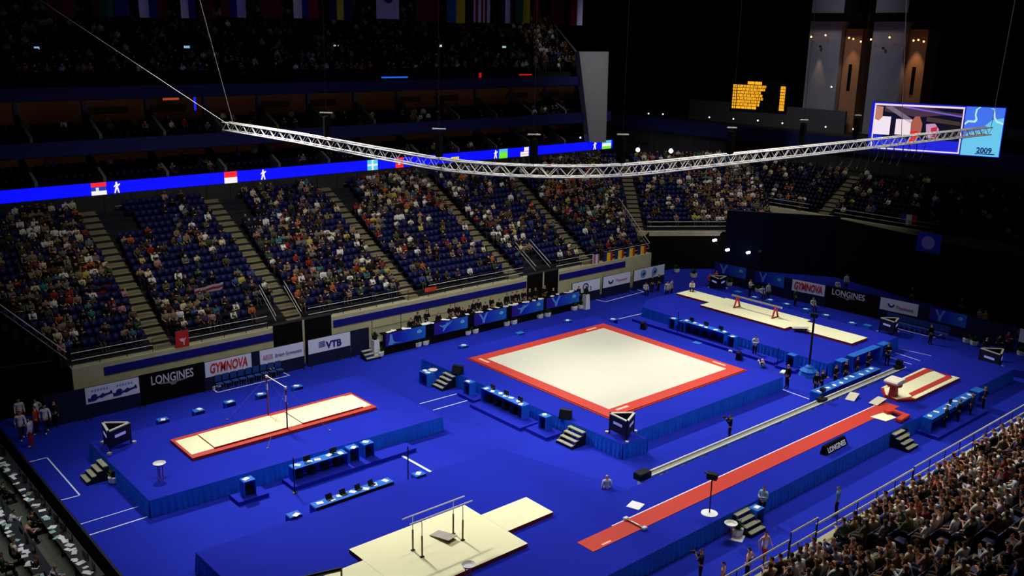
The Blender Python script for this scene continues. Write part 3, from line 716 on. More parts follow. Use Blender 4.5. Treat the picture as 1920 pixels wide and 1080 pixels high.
for sz in (1, -1):
    b = MB()
    for i in range(len(q)-1):
        s = 1 if i % 2 else -1
        b.tube([q[i]+nrm[i]*hw*s+Vector((0, 0, hw*sz)), q[i+1]-nrm[i+1]*hw*s+Vector((0, 0, hw*sz))], .026, 4)
    b.build('flat_bracing', M['paintsteel'], t)
def hoist(px, py, label, h=3.2, box=True):
    p = G(px, py, TZ+.3)
    t = thing('chain_hoist', label, 'hoist', p)
    MB().tube([(0, 0, 0), (0, 0, 26)], .014, 4).build('chain', M['darkmetal'], t)
    if box:
        MB().box((0, 0, .75), (.34, .3, 1.2)).build('motor_box', M['black'], t, bevel=.05); MB().tube([(.4, 0, 1.5), (-.4, 0, 1.55)], .04, 5).build('cross_bar', M['rail'], t)
for i, (px, py) in enumerate(((613, 262), (823, 300), (1000, 313), (1165, 312), (1368, 294), (1503, 274), (1604, 262))):
    hoist(px, py, 'black chain hoist on its wire holding the truss, number %s from the left' % 'one two three four five six seven'.split()[i])
for i, (a, bpx) in enumerate((((437, 231), (372, -10)), ((430, 235), (60, -10)), ((1858, 240), (1905, -10)), ((1690, 255), (1700, -10)))):
    p = G(a[0], a[1], TZ+.3)
    e = hit(bpx[0], bpx[1], (-math.sin(YAW), math.cos(YAW), 0) if i == 1 else tuple(_f), (CAM+_f*0)@( (np.array([-math.sin(YAW), math.cos(YAW), 0]) if i == 1 else _f))+(0 if i == 1 else (p-CAM)@_f*.92)) if i != 1 else G(430, 235, TZ)+0
    if i == 1: e = hit(60, -10, tuple(_f), CAM@_f+(p-CAM)@_f*.95)
    t = MB().tube([(0, 0, 0), tuple(e-p), tuple((e-p)*1.3)], .02, 4).build('steel_cable', M['rail'], None); t.location = tuple(p)
    tag(t, ['pale steel cable rising steeply from the left end of the truss', 'long pale cable slanting up left from the truss end', 'steel cable rising at the far right end of the truss', 'thin cable rising behind the video wall'][i], 'cable')

for zc, pw in ((13.9, 22), (18.1, 30)):      # warm room lamps at the back of the club balconies
    area('club_light', (1, 44.6, zc), (1, 46.4, zc-1.6), pw, 76, .3, 150, (1, .66, .45))
area('truss_fill', (-4, -16, 40), (-4, -2, 17.5), 850, 26, 2, 60); area('truss_fill', (22, -18, 40), (20, -6, 17.5), 600, 26, 2, 60)  # two fills added out of view to brighten the truss
for i in range(15):                          # slack feeder cables looping below the right part of the truss
    a_ = q[int(len(q)*.66)+i*2]; w_ = .45+.25*((i*7) % 3)/2; dp = .9+.5*((i*5) % 4)/3
    lp = MB().tube([tuple(a_+Vector((w_*u_, 0, -.26-dp*(1-u_*u_)))) for u_ in np.linspace(-1, 1, 9)], .022, 4).build('feeder_cable', M['blackp'], None); lp.location = tuple(base)
    tag(lp, 'black slack cable looping below the truss near the video wall, %s from the left' % ('first second third fourth fifth sixth seventh eighth ninth tenth eleventh twelfth thirteenth fourteenth fifteenth'.split()[i]), 'cable')

# ------------------------------------------------------------------ hanging national flags
FC = dict(R=(120, 18, 22), W=(200, 200, 215), B=(28, 30, 110), G=(20, 80, 60), Y=(190, 180, 40), N=(24, 22, 66), K=(18, 18, 20), C=(30, 80, 130), D=(80, 14, 16), L=(170, 170, 205))
FL = [(90, 143, 31, 'D', 'deep red'), (176, 215, 31, 'DGG', 'dark red and green'), (216, 243, 30, 'B', 'plain blue'), (262, 315, 33, 'WBD', 'white, blue and red'), (340, 369, 34, 'WB', 'white and blue'), (372, 400, 34, 'DD', 'dark red narrow'),
      (415, 461, 32, 'DBL', 'red, blue and white'), (488, 528, 33, 'D', 'broad plain dark red'), (551, 596, 34, 'WBR', 'white, blue and crimson'), (617, 660, 37, 'NYN', 'navy with a yellow stripe'), (706, 748, 35, 'L', 'white with a dark emblem'),
      (780, 822, 41, 'D', 'plain maroon'), (838, 871, 43, 'CY', 'blue and yellow'), (888, 918, 42, 'WRWRWRW', 'striped red and white'), (936, 957, 43, 'NW', 'navy and white'), (966, 993, 43, 'GY', 'green and yellow'),
      (1000, 1012, 44, 'R', 'narrow red'), (1030, 1057, 46, 'D', 'dark red near the right end'), (1069, 1092, 47, 'DL', 'red and white, rightmost')]
for x0, x1, yb, cs, nm in FL:
    a = GY(x0, yb, 37.5); b_ = GY(x1, yb, 37.5)
    t = thing('hanging_flag', '%s national flag hanging at the top of the picture' % nm, 'flag', a)
    W_ = b_[0]-a[0]; n_ = len(cs)
    for i, c_ in enumerate(cs):
        mb = MB(); K = 8
        xs_ = [W_*(i+k/K)/n_ for k in range(K+1)]
        for k in range(K):
            ya = .08*math.sin(xs_[k]*5); yb_ = .08*math.sin(xs_[k+1]*5)
            mb.add([(xs_[k], ya, 0), (xs_[k+1], yb_, 0), (xs_[k+1], yb_, 3.6), (xs_[k], ya, 3.6), (xs_[k], ya+.02, 0), (xs_[k+1], yb_+.02, 0), (xs_[k+1], yb_+.02, 3.6), (xs_[k], ya+.02, 3.6)],
                   [(0, 1, 2, 3), (7, 6, 5, 4), (0, 4, 5, 1)])
        mb.build('stripe', cm(FC[c_]), t)
    if nm.startswith('white with'): MB().xz([(W_/2+.55*math.cos(u_), 1.9+.55*math.sin(u_)) for u_ in np.linspace(0, 2*PI, 14)[:-1]], -.12).build('emblem', cm((40, 36, 90)), t)
    MB().tube([(0, 0, 3.6), (W_, 0, 3.6)], .04, 5).build('hanging_bar', M['darkmetal'], t)

# dim coloured lights of the club tiers
for px, py, y, rgb, lab, sx, sz, e_ in ((365, 189, 43, (30, 30, 255), 'vertical blue light strip in a club room', .08, .8, 1.2), (740, 145, 40.6, (30, 110, 255), 'blue glow strip on the topmost parapet', 1.5, .07, .7),
    (1098, 225, 45, (255, 120, 50), 'orange lamp glow in the rightmost club room', .35, .3, 1.2), (985, 140, 40.6, (235, 20, 20), 'thin red light strip on the topmost parapet', .9, .05, .9), (900, 141, 40.6, (200, 20, 20), 'small red light on the topmost parapet', .15, .25, .7),
    (320, 183, 45, (200, 80, 30), 'dim orange light in a left club room', .7, .2, .6), (70, 90, 44, (120, 160, 200), 'pale exit light on the upper tier at the left', .25, .1, 1), (350, 88, 44, (120, 170, 200), 'pale exit light on the upper tier below the white flag', .25, .1, 1),
    (630, 86, 44, (150, 160, 170), 'pale exit light in the middle of the upper tier', .25, .1, 1), (825, 86, 44, (190, 220, 220), 'pale exit light beside the hanging chain on the upper tier', .25, .1, 1), (945, 88, 44, (150, 180, 170), 'pale exit light at the right of the upper tier', .25, .1, 1), (1088, 258, 40.6, (220, 220, 255), 'tiny white light above the ribbon right end', .1, .1, 1.5)):
    p = GY(px, py, y); t = thing('light_fitting', lab, 'light', p)
    MB().bx(-sx, sx, -.05, 0, -sz, sz).build('glowing_strip', em(rgb, e_), t); MB().bx(-sx, sx, 0, .06, -sz, sz).build('housing', M['darkmetal'], t)
# ------------------------------------------------------------------ people
def joints(pose):
    """joint positions (figure faces +y), metres; returns dict"""
    J = dict(pelvis=(0, 0, .95), waist=(0, -.005, 1.10), chest=(0, 0, 1.30), neck0=(0, -.01, 1.46), neck1=(0, .0, 1.53), head=(0, .015, 1.62), crown=(0, .005, 1.70), nose=(0, .105, 1.615),
             chin=(0, .07, 1.545))
    for s, n in ((1, 'l'), (-1, 'r')):
        J[n+'sho'] = (s*.185, -.01, 1.41); J[n+'elb'] = (s*.235, -.03, 1.13); J[n+'wri'] = (s*.25, .05, .88); J[n+'hip'] = (s*.095, 0, .88)
        J[n+'kne'] = (s*.105, .02, .50); J[n+'ank'] = (s*.11, -.02, .10); J[n+'toe'] = (s*.13, .14, .045); J[n+'ear'] = (s*.083, .0, 1.62)
        J[n+'hdir'] = (0, .25, -1)
    def up(**k): J.update(k)
    def shift(names, d):
        for n in names: J[n] = tuple(np.add(J[n], d))
    UP = ['waist', 'chest', 'neck0', 'neck1', 'head', 'crown', 'nose', 'chin', 'lear', 'rear', 'lsho', 'rsho', 'lelb', 'relb', 'lwri', 'rwri']
    if pose == 'walk':
        up(lkne=(.1, .16, .52), lank=(.1, .28, .12), ltoe=(.12, .42, .08), rkne=(-.1, -.04, .5), rank=(-.1, -.26, .16), rtoe=(-.12, -.14, .05), lelb=(.25, -.14, 1.16), lwri=(.25, -.12, .92), relb=(-.25, .08, 1.14), rwri=(-.22, .26, .98))
    if pose == 'fold':
        up(lelb=(.25, .06, 1.15), relb=(-.25, .06, 1.15), lwri=(.0, .2, 1.17), rwri=(.02, .19, 1.12), lhdir=(-1, -.1, .1), rhdir=(1, -.1, .1))
    if pose == 'hold':
        up(lelb=(.24, .04, 1.14), relb=(-.24, .04, 1.14), lwri=(.1, .28, 1.2), rwri=(-.1, .28, 1.2), lhdir=(-.5, .7, .3), rhdir=(.5, .7, .3))
    if pose == 'camera':
        up(lelb=(.2, .2, 1.22), relb=(-.22, .18, 1.22), lwri=(.09, .26, 1.44), rwri=(-.1, .26, 1.44), lhdir=(-.5, .6, .35), rhdir=(.5, .6, .35))
    if pose == 'hips':
        up(lelb=(.4, -.1, 1.16), relb=(-.4, -.1, 1.16), lwri=(.19, .02, 1.0), rwri=(-.19, .02, 1.0), lhdir=(-.6, .6, -.2), rhdir=(.6, .6, -.2))
    if pose.startswith('sit'):
        d = np.array((0, 0, -.43))
        for n in list(J):
            if not n.endswith('hdir') and n[1:] not in ('kne', 'ank', 'toe'): J[n] = tuple(np.add(J[n], d))
        for s, n in ((1, 'l'), (-1, 'r')):
            J[n+'hip'] = (s*.095, .03, .49); J[n+'kne'] = (s*.12, .42, .50); J[n+'ank'] = (s*.12, .40, .1); J[n+'toe'] = (s*.13, .56, .045)
            J[n+'elb'] = (s*.24, .02, .72); J[n+'wri'] = (s*.14, .26, .62); J[n+'hdir'] = (-s*.2, 1, -.2)
        if pose == 'sit_lean':
            for n in UP:
                h = J[n][2]-.5
                if h > 0: J[n] = (J[n][0], J[n][1]+h*.32, J[n][2]-h*.06)
            for s, n in ((1, 'l'), (-1, 'r')): J[n+'elb'] = (s*.2, .3, .62); J[n+'wri'] = (s*.06, .46, .7); J[n+'hdir'] = (-s*.5, .7, .2)
        if pose == 'sit_clap':
            for s, n in ((1, 'l'), (-1, 'r')): J[n+'elb'] = (s*.25, .08, .76); J[n+'wri'] = (s*.05, .27, .95); J[n+'hdir'] = (-s*.1, .5, 1)
        if pose == 'sit_arm':
            J['lelb'] = (.28, .1, .85); J['lwri'] = (.14, .2, 1.12); J['lhdir'] = (-.2, .1, 1)
    return J
def figure(pose, fingers=True, sub=1):
    J = joints(pose); V = []; R = []; Eg = []; L = []; idx = {}
    def a(n, p, r, par, lab):
        idx[n] = len(V); V.append(tuple(p)); R.append(r); L.append(lab)
        if par is not None: Eg.append((idx[par], idx[n]))
    a('pelvis', J['pelvis'], (.155, .105), None, 'pelvis')
    a('waist', J['waist'], (.135, .095), 'pelvis', 'torso'); a('chest', J['chest'], (.165, .11), 'waist', 'torso')
    a('neck0', J['neck0'], (.07, .065), 'chest', 'torso'); a('neck1', J['neck1'], (.055, .058), 'neck0', 'head')
    a('head', J['head'], (.082, .1), 'neck1', 'head'); a('crown', J['crown'], (.06, .07), 'head', 'head')
    for s, n in ((1, 'l'), (-1, 'r')):
        a(n+'sho', J[n+'sho'], (.062, .062), 'chest', 'uparm'); a(n+'elb', J[n+'elb'], (.043, .043), n+'sho', 'uparm')
        a(n+'wri', J[n+'wri'], (.028, .028), n+'elb', 'fore')
        hd = Vector(J[n+'hdir']).normalized(); w = Vector(J[n+'wri']); palm = w+hd*.075
        a(n+'palm', palm, (.036, .02), n+'wri', 'hand')
        a(n+'hip', J[n+'hip'], (.085, .09), 'pelvis', 'thigh'); a(n+'kne', J[n+'kne'], (.056, .058), n+'hip', 'thigh')
        mid = (Vector(J[n+'kne'])*.65+Vector(J[n+'ank'])*.35)
        a(n+'calf', mid, (.052, .055), n+'kne', 'shin'); a(n+'ank', J[n+'ank'], (.037, .04), n+'calf', 'shin'); a(n+'toe', J[n+'toe'], (.042, .03), n+'ank', 'foot')
    me = bpy.data.meshes.new('f'); me.from_pydata(V, Eg, []); o = bpy.data.objects.new('f', me); COL.objects.link(o)
    sk = o.modifiers.new('s', 'SKIN'); sk.use_smooth_shade = True
    if sub: ss = o.modifiers.new('u', 'SUBSURF'); ss.levels = sub; ss.render_levels = sub
    if not me.skin_vertices: me.skin_vertices.new()
    for i, d in enumerate(me.skin_vertices[0].data): d.radius = R[i]; d.use_root = (i == 0)
    bpy.context.view_layer.update()
    ev = bpy.data.meshes.new_from_object(o.evaluated_get(bpy.context.evaluated_depsgraph_get())); bpy.data.objects.remove(o)
    vs = np.array([v.co[:] for v in ev.vertices]); no = np.array([v.normal[:] for v in ev.vertices]); fs = [tuple(p.vertices) for p in ev.polygons]
    segs = [(np.array(V[i]), np.array(V[j]), L[j], max(R[i]), max(R[j])) for i, j in Eg]
    D = []
    for A_, B_, lab, ra, rb in segs:
        d = B_-A_; tt = np.clip(((vs-A_)@d)/(d@d), 0, 1); D.append(np.linalg.norm(vs-(A_+tt[:, None]*d), axis=1)-(ra+(rb-ra)*tt)*.9)
    near = np.argmin(np.array(D), 0); lab = np.array([segs[k][2] for k in near], dtype=object)
    # face features, ears and fingers grown on the same mesh
    ex = MB(); ex.v = [tuple(v) for v in vs]; ex.f = list(fs); elab = list(lab)
    hd = Vector(J['head'])
    fl_ = lambda: elab.extend(['head']*(len(ex.v)-len(elab)))
    if sub:
        ex.add([tuple(hd+Vector(p)) for p in ((-.014, .088, -.02), (.014, .088, -.02), (0, .122, -.022), (0, .09, .03))], [(0, 1, 2), (1, 3, 2), (3, 0, 2), (1, 0, 3)]); fl_()
        for s in (1, -1):
            ex.lathe(tuple(hd+Vector((s*.084, -.005, -.03))), [(.006, 0), (.017, .01), (.018, .045), (.008, .055)], 6); fl_()
    if fingers:
        for n, s in (('l', 1), ('r', -1)):
            d = Vector(J[n+'hdir']).normalized(); pm = Vector(V[idx[n+'palm']]); side = d.cross(Vector((0, 0, 1)) if abs(d.z) < .85 else Vector((0, 1, 0))).normalized(); bend = d.cross(side)
            for k, (off, ln) in enumerate(((-.027, .068), (-.009, .078), (.009, .073), (.026, .056))):
                p0_ = pm+side*off+d*.02; p1_ = p0_+d*ln*.55+bend*.006; p2_ = p1_+(d*.75+bend*.65).normalized()*ln*.5
                ex.tube([p0_, p1_, p2_], .0095, 5, .007)
            p0_ = pm-d*.04+side*-.03; ex.tube([p0_, p0_+side*-.022+d*.03, p0_+side*-.026+d*.062+bend*.008], .011, 5, .008)
            elab.extend(['hand']*(len(ex.v)-len(elab)))
    return np.array(ex.v), ex.f, np.array(elab, dtype=object), vs, no, fs, lab, np.array(J['head'])
def sub_mesh(name, vs, no, fs, sel, off):
    F = [f for f in fs if all(sel[i] for i in f)]
    used = sorted({i for f in F for i in f}); mp = {i: k for k, i in enumerate(used)}
    me = bpy.data.meshes.new(name); me.from_pydata([tuple(vs[i]+no[i]*off) for i in used], [], [tuple(mp[i] for i in f) for f in F])
    me.polygons.foreach_set('use_smooth', [True]*len(me.polygons)); me.materials.append(M['paper']); return me
FIG = {}
def fig(pose, lod=1):
    k = (pose, lod)
    if k in FIG: return FIG[k]
    V, F, EL, vs, no, fs, lab, hd = figure(pose, fingers=lod > 0, sub=1 if lod else 0)
    d = {}
    b = bpy.data.meshes.new('person_body'); b.from_pydata([tuple(v) for v in V], [], F); b.polygons.foreach_set('use_smooth', [True]*len(b.polygons)); b.materials.append(M['skin']); d['body'] = b
    isin = lambda *a: np.isin(lab.astype(str), a)
    d['long'] = sub_mesh('top', vs, no, fs, isin('torso', 'uparm', 'fore', 'pelvis'), .016); d['short'] = sub_mesh('top', vs, no, fs, isin('torso', 'uparm', 'pelvis'), .016)
    d['vest'] = sub_mesh('top', vs, no, fs, isin('torso', 'pelvis'), .014)
    d['trousers'] = sub_mesh('trousers', vs, no, fs, isin('pelvis', 'thigh', 'shin'), .012); d['shorts'] = sub_mesh('shorts', vs, no, fs, isin('pelvis', 'thigh'), .018)
    d['shoes'] = sub_mesh('shoes', vs, no, fs, isin('foot', 'shin') & (vs[:, 2] < .14), .012)
    d['hair'] = sub_mesh('hair', vs, no, fs, isin('head') & ((vs[:, 2] > hd[2]+.035) | ((vs[:, 1] < hd[1]-.035) & (vs[:, 2] > hd[2]-.05))), .014)
    FIG[k] = d; return d
HAIR = [((30, 22, 18), 'black'), ((70, 46, 30), 'brown'), ((52, 34, 24), 'dark'), ((150, 118, 70), 'fair'), ((120, 116, 112), 'grey'), ((96, 60, 36), 'auburn')]
def part_of(name, mesh, m, parent):
    o = bpy.data.objects.new(name, mesh); COL.objects.link(o); o.parent = parent
    if mesh.materials and mesh.materials[0] is not m: o.material_slots[0].link = 'OBJECT'; o.material_slots[0].material = m
    return o
def person(pose, loc, rz, label, top=(30, 30, 36), legs=(24, 24, 30), hair=1, skin=0, sleeve='long', leg='trousers', shoe=(30, 28, 28), group=None, lod=1, scale=1., name='person', cat='person'):
    d = fig(pose, lod); t = thing(name, label, cat, loc, rz, group); t.scale = (scale,)*3
    part_of('body', d['body'], M[('skin', 'skin2', 'skin3')[skin]], t)
    part_of('top', d[sleeve], cm(top), t); part_of(leg, d[leg], cm(legs), t)
    if shoe: part_of('shoes', d['shoes'], cm(shoe), t)
    if hair is not None: part_of('hair', d['hair'], cm(HAIR[hair][0]), t)
    return t

# seats: the near stand one by one, everything farther as one mass
def seat_template():
    a = MB(); a.add([(-.22, -.02, .42), (.22, -.02, .42), (.22, .38, .45), (-.22, .38, .45), (-.22, -.02, .37), (.22, -.02, .37), (.22, .38, .39), (-.22, .38, .39)], [(0, 1, 2, 3), (7, 6, 5, 4), (0, 4, 5, 1), (1, 5, 6, 2), (2, 6, 7, 3), (3, 7, 4, 0)])
    b = MB(); b.add([(-.22, -.04, .38), (.22, -.04, .38), (.22, -.12, .86), (-.22, -.12, .86), (-.22, -.09, .38), (.22, -.09, .38), (.22, -.17, .86), (-.22, -.17, .86)], [(3, 2, 1, 0), (4, 5, 6, 7), (1, 5, 4, 0), (2, 6, 5, 1), (3, 7, 6, 2), (0, 4, 7, 3)])
    return a, b
sa, sb = seat_template()
tints = dict(white=(218, 218, 215), black=(20, 20, 24), grey=(104, 104, 104), navy=(24, 28, 60), red=(130, 40, 36), teal=(50, 106, 114), green=(56, 76, 52), tan=(134, 114, 88), brown=(74, 56, 42), orange=(176, 92, 50), yellow=(180, 168, 80), blue=(52, 76, 136), pink=(170, 122, 124), cream=(200, 192, 164), purple=(70, 50, 78), olive=(80, 78, 54))
tn = list(tints); tw = np.array([15, 24, 9, 9, 3, 2, 4, 10, 9, 1, 1.5, 3, 1.5, 7, 1.5, 9], float); tw /= tw.sum()
tw2 = np.array([30, 22, 9, 8, 4, 3, 4, 9, 5, 2, 1.5, 5, 3, 9, 1.5, 6], float); tw2 /= tw2.sum()
def inpic(p, mx=0):
    d = np.array(p)-CAM; z = d@_f
    if z < 1: return None
    x, y = 960+FOC*(d@RR)/z, 540-FOC*(d@UU)/z
    return (x, y) if -mx < x < 1920+mx and -mx < y < 1080+mx else None
_on = ['', 'first', 'second', 'third', 'fourth', 'fifth', 'sixth', 'seventh', 'eighth', 'ninth', 'tenth', 'eleventh', 'twelfth', 'thirteenth', 'fourteenth', 'fifteenth', 'sixteenth', 'seventeenth', 'eighteenth', 'nineteenth']
def nth(n):
    if n < 20: return _on[n]
    d_, r_ = divmod(n, 10); return ('', '', 'twent', 'thirt', 'fort', 'fift', 'sixt', 'sevent')[d_]+('ieth' if r_ == 0 else 'y-'+_on[r_])
ORD = 'front second third fourth fifth sixth seventh eighth ninth tenth eleventh twelfth thirteenth'.split()
near = [s for s in SEATS if s[4] == 'near' and inpic((s[0], s[1], s[2]+.8), 12)]
near.sort(key=lambda s: (s[5], -s[6]))
print('near seats', len(near))
seat0 = None
from collections import defaultdict
cnt = defaultdict(int); nper = 0; rest_seats = []
near_d = sorted(near, key=lambda s: (s[0]-CAM[0])**2+(s[1]-CAM[1])**2)[:300]; near_set = {(s[0], s[1]) for s in near_d}
for s in near:
    x, y, z, rz, key, k, u = s
    cnt[k] += 1; c = cnt[k]
    if (x, y) not in near_set: rest_seats.append(s); continue
    lab = 'dark blue folding seat, %s row of the near stand, %s from the left' % (ORD[k], nth(c))
    if seat0 is None:
        seat0 = thing('stadium_seat', lab, 'seat', (x, y, z), rz+PI, 'folding seats of the near grandstand')
        sa.build('seat', M['seat'], seat0); sb.build('backrest', M['seat'], seat0)
        MB().box((0, .1, .19), (.06, .2, .38)).build('bracket', M['darkmetal'], seat0); sch = tree(seat0)
    else: dup(seat0, sch, (x, y, z), rz+PI, lab)
    d = rng.random()
    occ = .93 if k < 6 else .8
    if k > 2 and abs(x+8.1) < 1.5: occ = .4
    if d > occ: continue
    ti = rng.choice(len(tn), p=tw2); hi = int(rng.choice([0, 1, 2, 2, 1, 3, 4, 5])); pose = ['sit', 'sit_lean', 'sit_clap', 'sit', 'sit_arm', 'sit_lean'][int(rng.integers(0, 6))]
    tc = tuple(int(min(255, max(0, v+rng.integers(-10, 11)))) // 6*6 for v in tints[tn[ti]])
    person(pose, (x+rng.uniform(-.04, .04), y+.07, z), rz+PI+rng.uniform(-.3, .3), 'spectator in %s top, %s hair, %s row of near stand, %s from left' % (tn[ti], HAIR[hi][1], ORD[k], nth(c)),
           top=tc, legs=[(26, 26, 34), (40, 44, 70), (70, 60, 48), (20, 20, 22)][int(rng.integers(0, 4))], hair=hi, skin=int(rng.choice([0, 0, 0, 1, 2])), sleeve=['long', 'short'][int(rng.integers(0, 2))], group='spectators in the near grandstand', scale=rng.uniform(1.04, 1.18))
    COL.objects[-1].parent.scale.x *= 1.12
    nper += 1
print('near people', nper)

# masses
class Mass:
    def __init__(s): s.V = []; s.F = []; s.C = []; s.n = 0
    def put(s, v, f4, c):   # v (n,3), f4 (m,4) quads, c (m,3)
        s.V.append(v); s.F.append(f4+s.n); s.C.append(c); s.n += len(v)
    def build(s, name, m):
        V = np.concatenate(s.V); F = np.concatenate(s.F); Cc = np.concatenate(s.C)
        me = bpy.data.meshes.new(name); me.vertices.add(len(V)); me.vertices.foreach_set('co', V.astype(np.float32).ravel())
        me.loops.add(F.size); me.loops.foreach_set('vertex_index', F.astype(np.int32).ravel()); me.polygons.add(len(F)); me.polygons.foreach_set('loop_start', np.arange(0, F.size, 4, dtype=np.int32))
        me.update(calc_edges=True)
        at = me.color_attributes.new('tint', 'FLOAT_COLOR', 'CORNER'); cc = np.repeat(np.c_[Cc, np.ones(len(Cc))], 4, axis=0).astype(np.float32); at.data.foreach_set('color', cc.ravel())
        me.materials.append(m); o = bpy.data.objects.new(name, me); COL.objects.link(o); return o
def quads(fs): return np.array([f if len(f) == 4 else (f[0], f[1], f[2], f[2]) for f in fs if len(f) in (3, 4)])
def low(pose):
    V, F, EL, vs, no, fs, lab, hd = figure(pose, fingers=False, sub=0)
    F = [f for f in F if len(f) == 4]
    q = np.array(F); fl = []
    for f in F:
        l = [lab[i] for i in f]; c = vs[list(f)].mean(0)
        if l.count('head') >= 3: fl.append(3 if (c[2] > hd[2]+.03 or c[1] < hd[1]-.02) else 0)
        elif any(z in ('hand',) for z in l): fl.append(0)
        elif sum(z in ('torso', 'uparm', 'pelvis', 'fore') for z in l) >= 2: fl.append(1)
        else: fl.append(2)
    return vs, q, np.array(fl)
LOW = [low(p) for p in ('sit', 'sit_lean', 'sit_clap')]
print('low verts', [len(l[0]) for l in LOW])
sv = np.array(sa.v+sb.v); sf = np.array(sa.f+[tuple(i+8 for i in f) for f in sb.f])
crowd, seatsm = Mass(), Mass()
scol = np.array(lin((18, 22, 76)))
TL = np.array([lin(tints[k]) for k in tn]); HL = np.array([lin(h[0]) for h in HAIR]); SK = np.array([lin((214, 160, 130)), lin((190, 130, 100)), lin((96, 60, 42))])
def noise2(x, y): return .5+.25*(math.sin(x*1.1+1.7*math.sin(y*.23+x*.31))+math.sin(y*.9+x*.53+2.1*math.sin(x*.2)))
def place(v, x, y, z, rz, s=1.):
    c_, s_ = math.cos(rz), math.sin(rz); v = v*s
    return np.c_[v[:, 0]*c_-v[:, 1]*s_+x, v[:, 0]*s_+v[:, 1]*c_+y, v[:, 2]+z]
NC = 0
for s in SEATS:
    x, y, z, rz, key, k, u = s
    if key == 'near': continue
    if not inpic((x, y, z+.6), 20): continue
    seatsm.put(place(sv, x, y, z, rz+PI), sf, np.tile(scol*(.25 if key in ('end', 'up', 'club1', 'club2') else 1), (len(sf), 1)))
    nz = noise2(u*.9, k*1.3)
    if key == 'far':
        bl = 0 if u < 6.2 else 1 if u < 16.2 else 2 if u < 27 else 3 if u < 38 else 4 if u < 47.6 else 5
        base = [.72, .34, .46, .34, .32, .8][bl]
        if bl in (1, 2, 3): base += .35*(k < 5)-.1*(6 < k < 12)
        if bl == 2 and k > 4: base = .55
        if bl == 3: base = [.5, .25, .2][0 if k > 9 else 1]+.3*(k > 12)+.25*((u-27.4) < 3)
        if bl == 4: base = .3+.35*((u-38) < 3.2)*(k < 12)+.25*(k > 14)
        if bl == 5: base = .82 if k > 5 else .3+.3*(k < 2)
        occ = base*(.45+1.1*nz)
    elif key == 'corner': occ = (.35+.5*(u > 5)+.3*(k > 13))*(.5+nz)
    elif key == 'end': occ = .3 if k % 2 else .18
    elif key == 'up': occ = .75
    else: occ = .35*nz+.1*(key == 'club2')-.1
    if rng.random() > occ: continue
    v, q, fl = LOW[int(rng.integers(0, 3))]
    ti = rng.choice(len(tn), p=tw)
    # fans sitting together in the same colours
    if key == 'far' and rng.random() < .2:
        ti = int(noise2(u*.35+3, k*.5)*len(tn)) % len(tn)
    C4 = np.array([SK[int(rng.choice([0, 0, 1, 2]))], TL[ti], lin([(26, 26, 34), (40, 44, 70), (70, 60, 48)][int(rng.integers(0, 3))]), HL[int(rng.integers(0, 6))]])
    crowd.put(place(v, x, y-.04, z, rz+PI+rng.uniform(-.4, .4), rng.uniform(.9, 1.08)), q, C4[fl]); NC += 1
for s in rest_seats:
    seatsm.put(place(sv, s[0], s[1], s[2], s[3]+PI), sf, np.tile(scol, (len(sf), 1)))
    v, q, fl = LOW[int(rng.integers(0, 3))]
    crowd.put(place(v, s[0], s[1]+.04, s[2], s[3]+PI), q, np.array([SK[0], TL[rng.choice(len(tn), p=tw)], lin((26, 26, 34)), HL[1]])[fl]); NC += 1
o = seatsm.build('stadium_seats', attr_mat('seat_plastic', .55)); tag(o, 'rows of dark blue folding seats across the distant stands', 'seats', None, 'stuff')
o = crowd.build('spectator_crowd', attr_mat('crowd_cloth', .85)); tag(o, 'distant crowd of seated spectators filling the far, corner, end and upper stands', 'crowd', None, 'stuff')
print('crowd', NC, 'seats', len(seatsm.V))
# ------------------------------------------------------------------ sponsor boards
def board(name, label, a, b_, z0=.0, z1=2.05, back=M['navy'], poster=None, pz=(.95, 2.03), inset=.04, cat='sponsor board'):
    a = np.array(a, float); b_ = np.array(b_, float); u = b_-a; L = np.linalg.norm(u); rz = math.atan2(u[1], u[0])
    t = thing(name, label, cat, (a[0], a[1], 0), rz)
    MB().bx(0, L, 0, .06, z0, z1).build('board_panel', back, t)
    for x in (.15, L-.15):
        MB().tube([(x, -.05, .02), (x, -.35, .02)], .04, 5).build('foot', M['darkmetal'], t)
    if poster: MB().bx(inset, L-inset, -.02, 0, pz[0], pz[1]).build('poster', poster, t)
    return t, L
PW = mat('poster_white', (222, 226, 238), .7); RED_ = mat('logo_red', (205, 48, 36), .6); NB = mat('logo_navy', (22, 36, 110), .6); SKY = mat('logo_sky', (110, 160, 205), .6); SIL = mat('logo_silver', (205, 205, 208), .5)
Y0 = 21.95
def fx(px, py, z=None): return GY(px, py, Y0)[0]
def wing(t, cx, cz, s, y=-.05):
    MB().xz([(cx-s, cz+.1*s), (cx-.95*s, cz), (cx-.25*s, cz-.07*s), (cx-.12*s, cz-.22*s), (cx+.12*s, cz-.22*s), (cx+.25*s, cz-.07*s), (cx+.95*s, cz), (cx+s, cz+.1*s), (cx+.2*s, cz+.06*s), (cx, cz+.02*s), (cx-.2*s, cz+.06*s)], y, .02).build('winged_emblem', mat('logo_grey', (120, 120, 122), .5), t)
def serif_word(t, x, z, h, w, y=-.05):
    o = text('LONGINES', h/.72, SIL, t, (x, y, z), bold=.012)
    wd = max(v.co.x for v in o.data.vertices); sx = w/wd; o.scale = (sx, 1, 1)
    b = MB(); me = o.data
    # small serifs at the ends of the straight stems
    for c0 in (0.02, .27, .355, .52, .575, .615, .69, .78, .84):
        for zz in (.0, h*.93): b.bx(x+c0*w-.05*h, x+c0*w+.2*h, y-.02, y, z+zz, z+zz+h*.06)
    return o
bl = [(-24.9, 157, None), ]
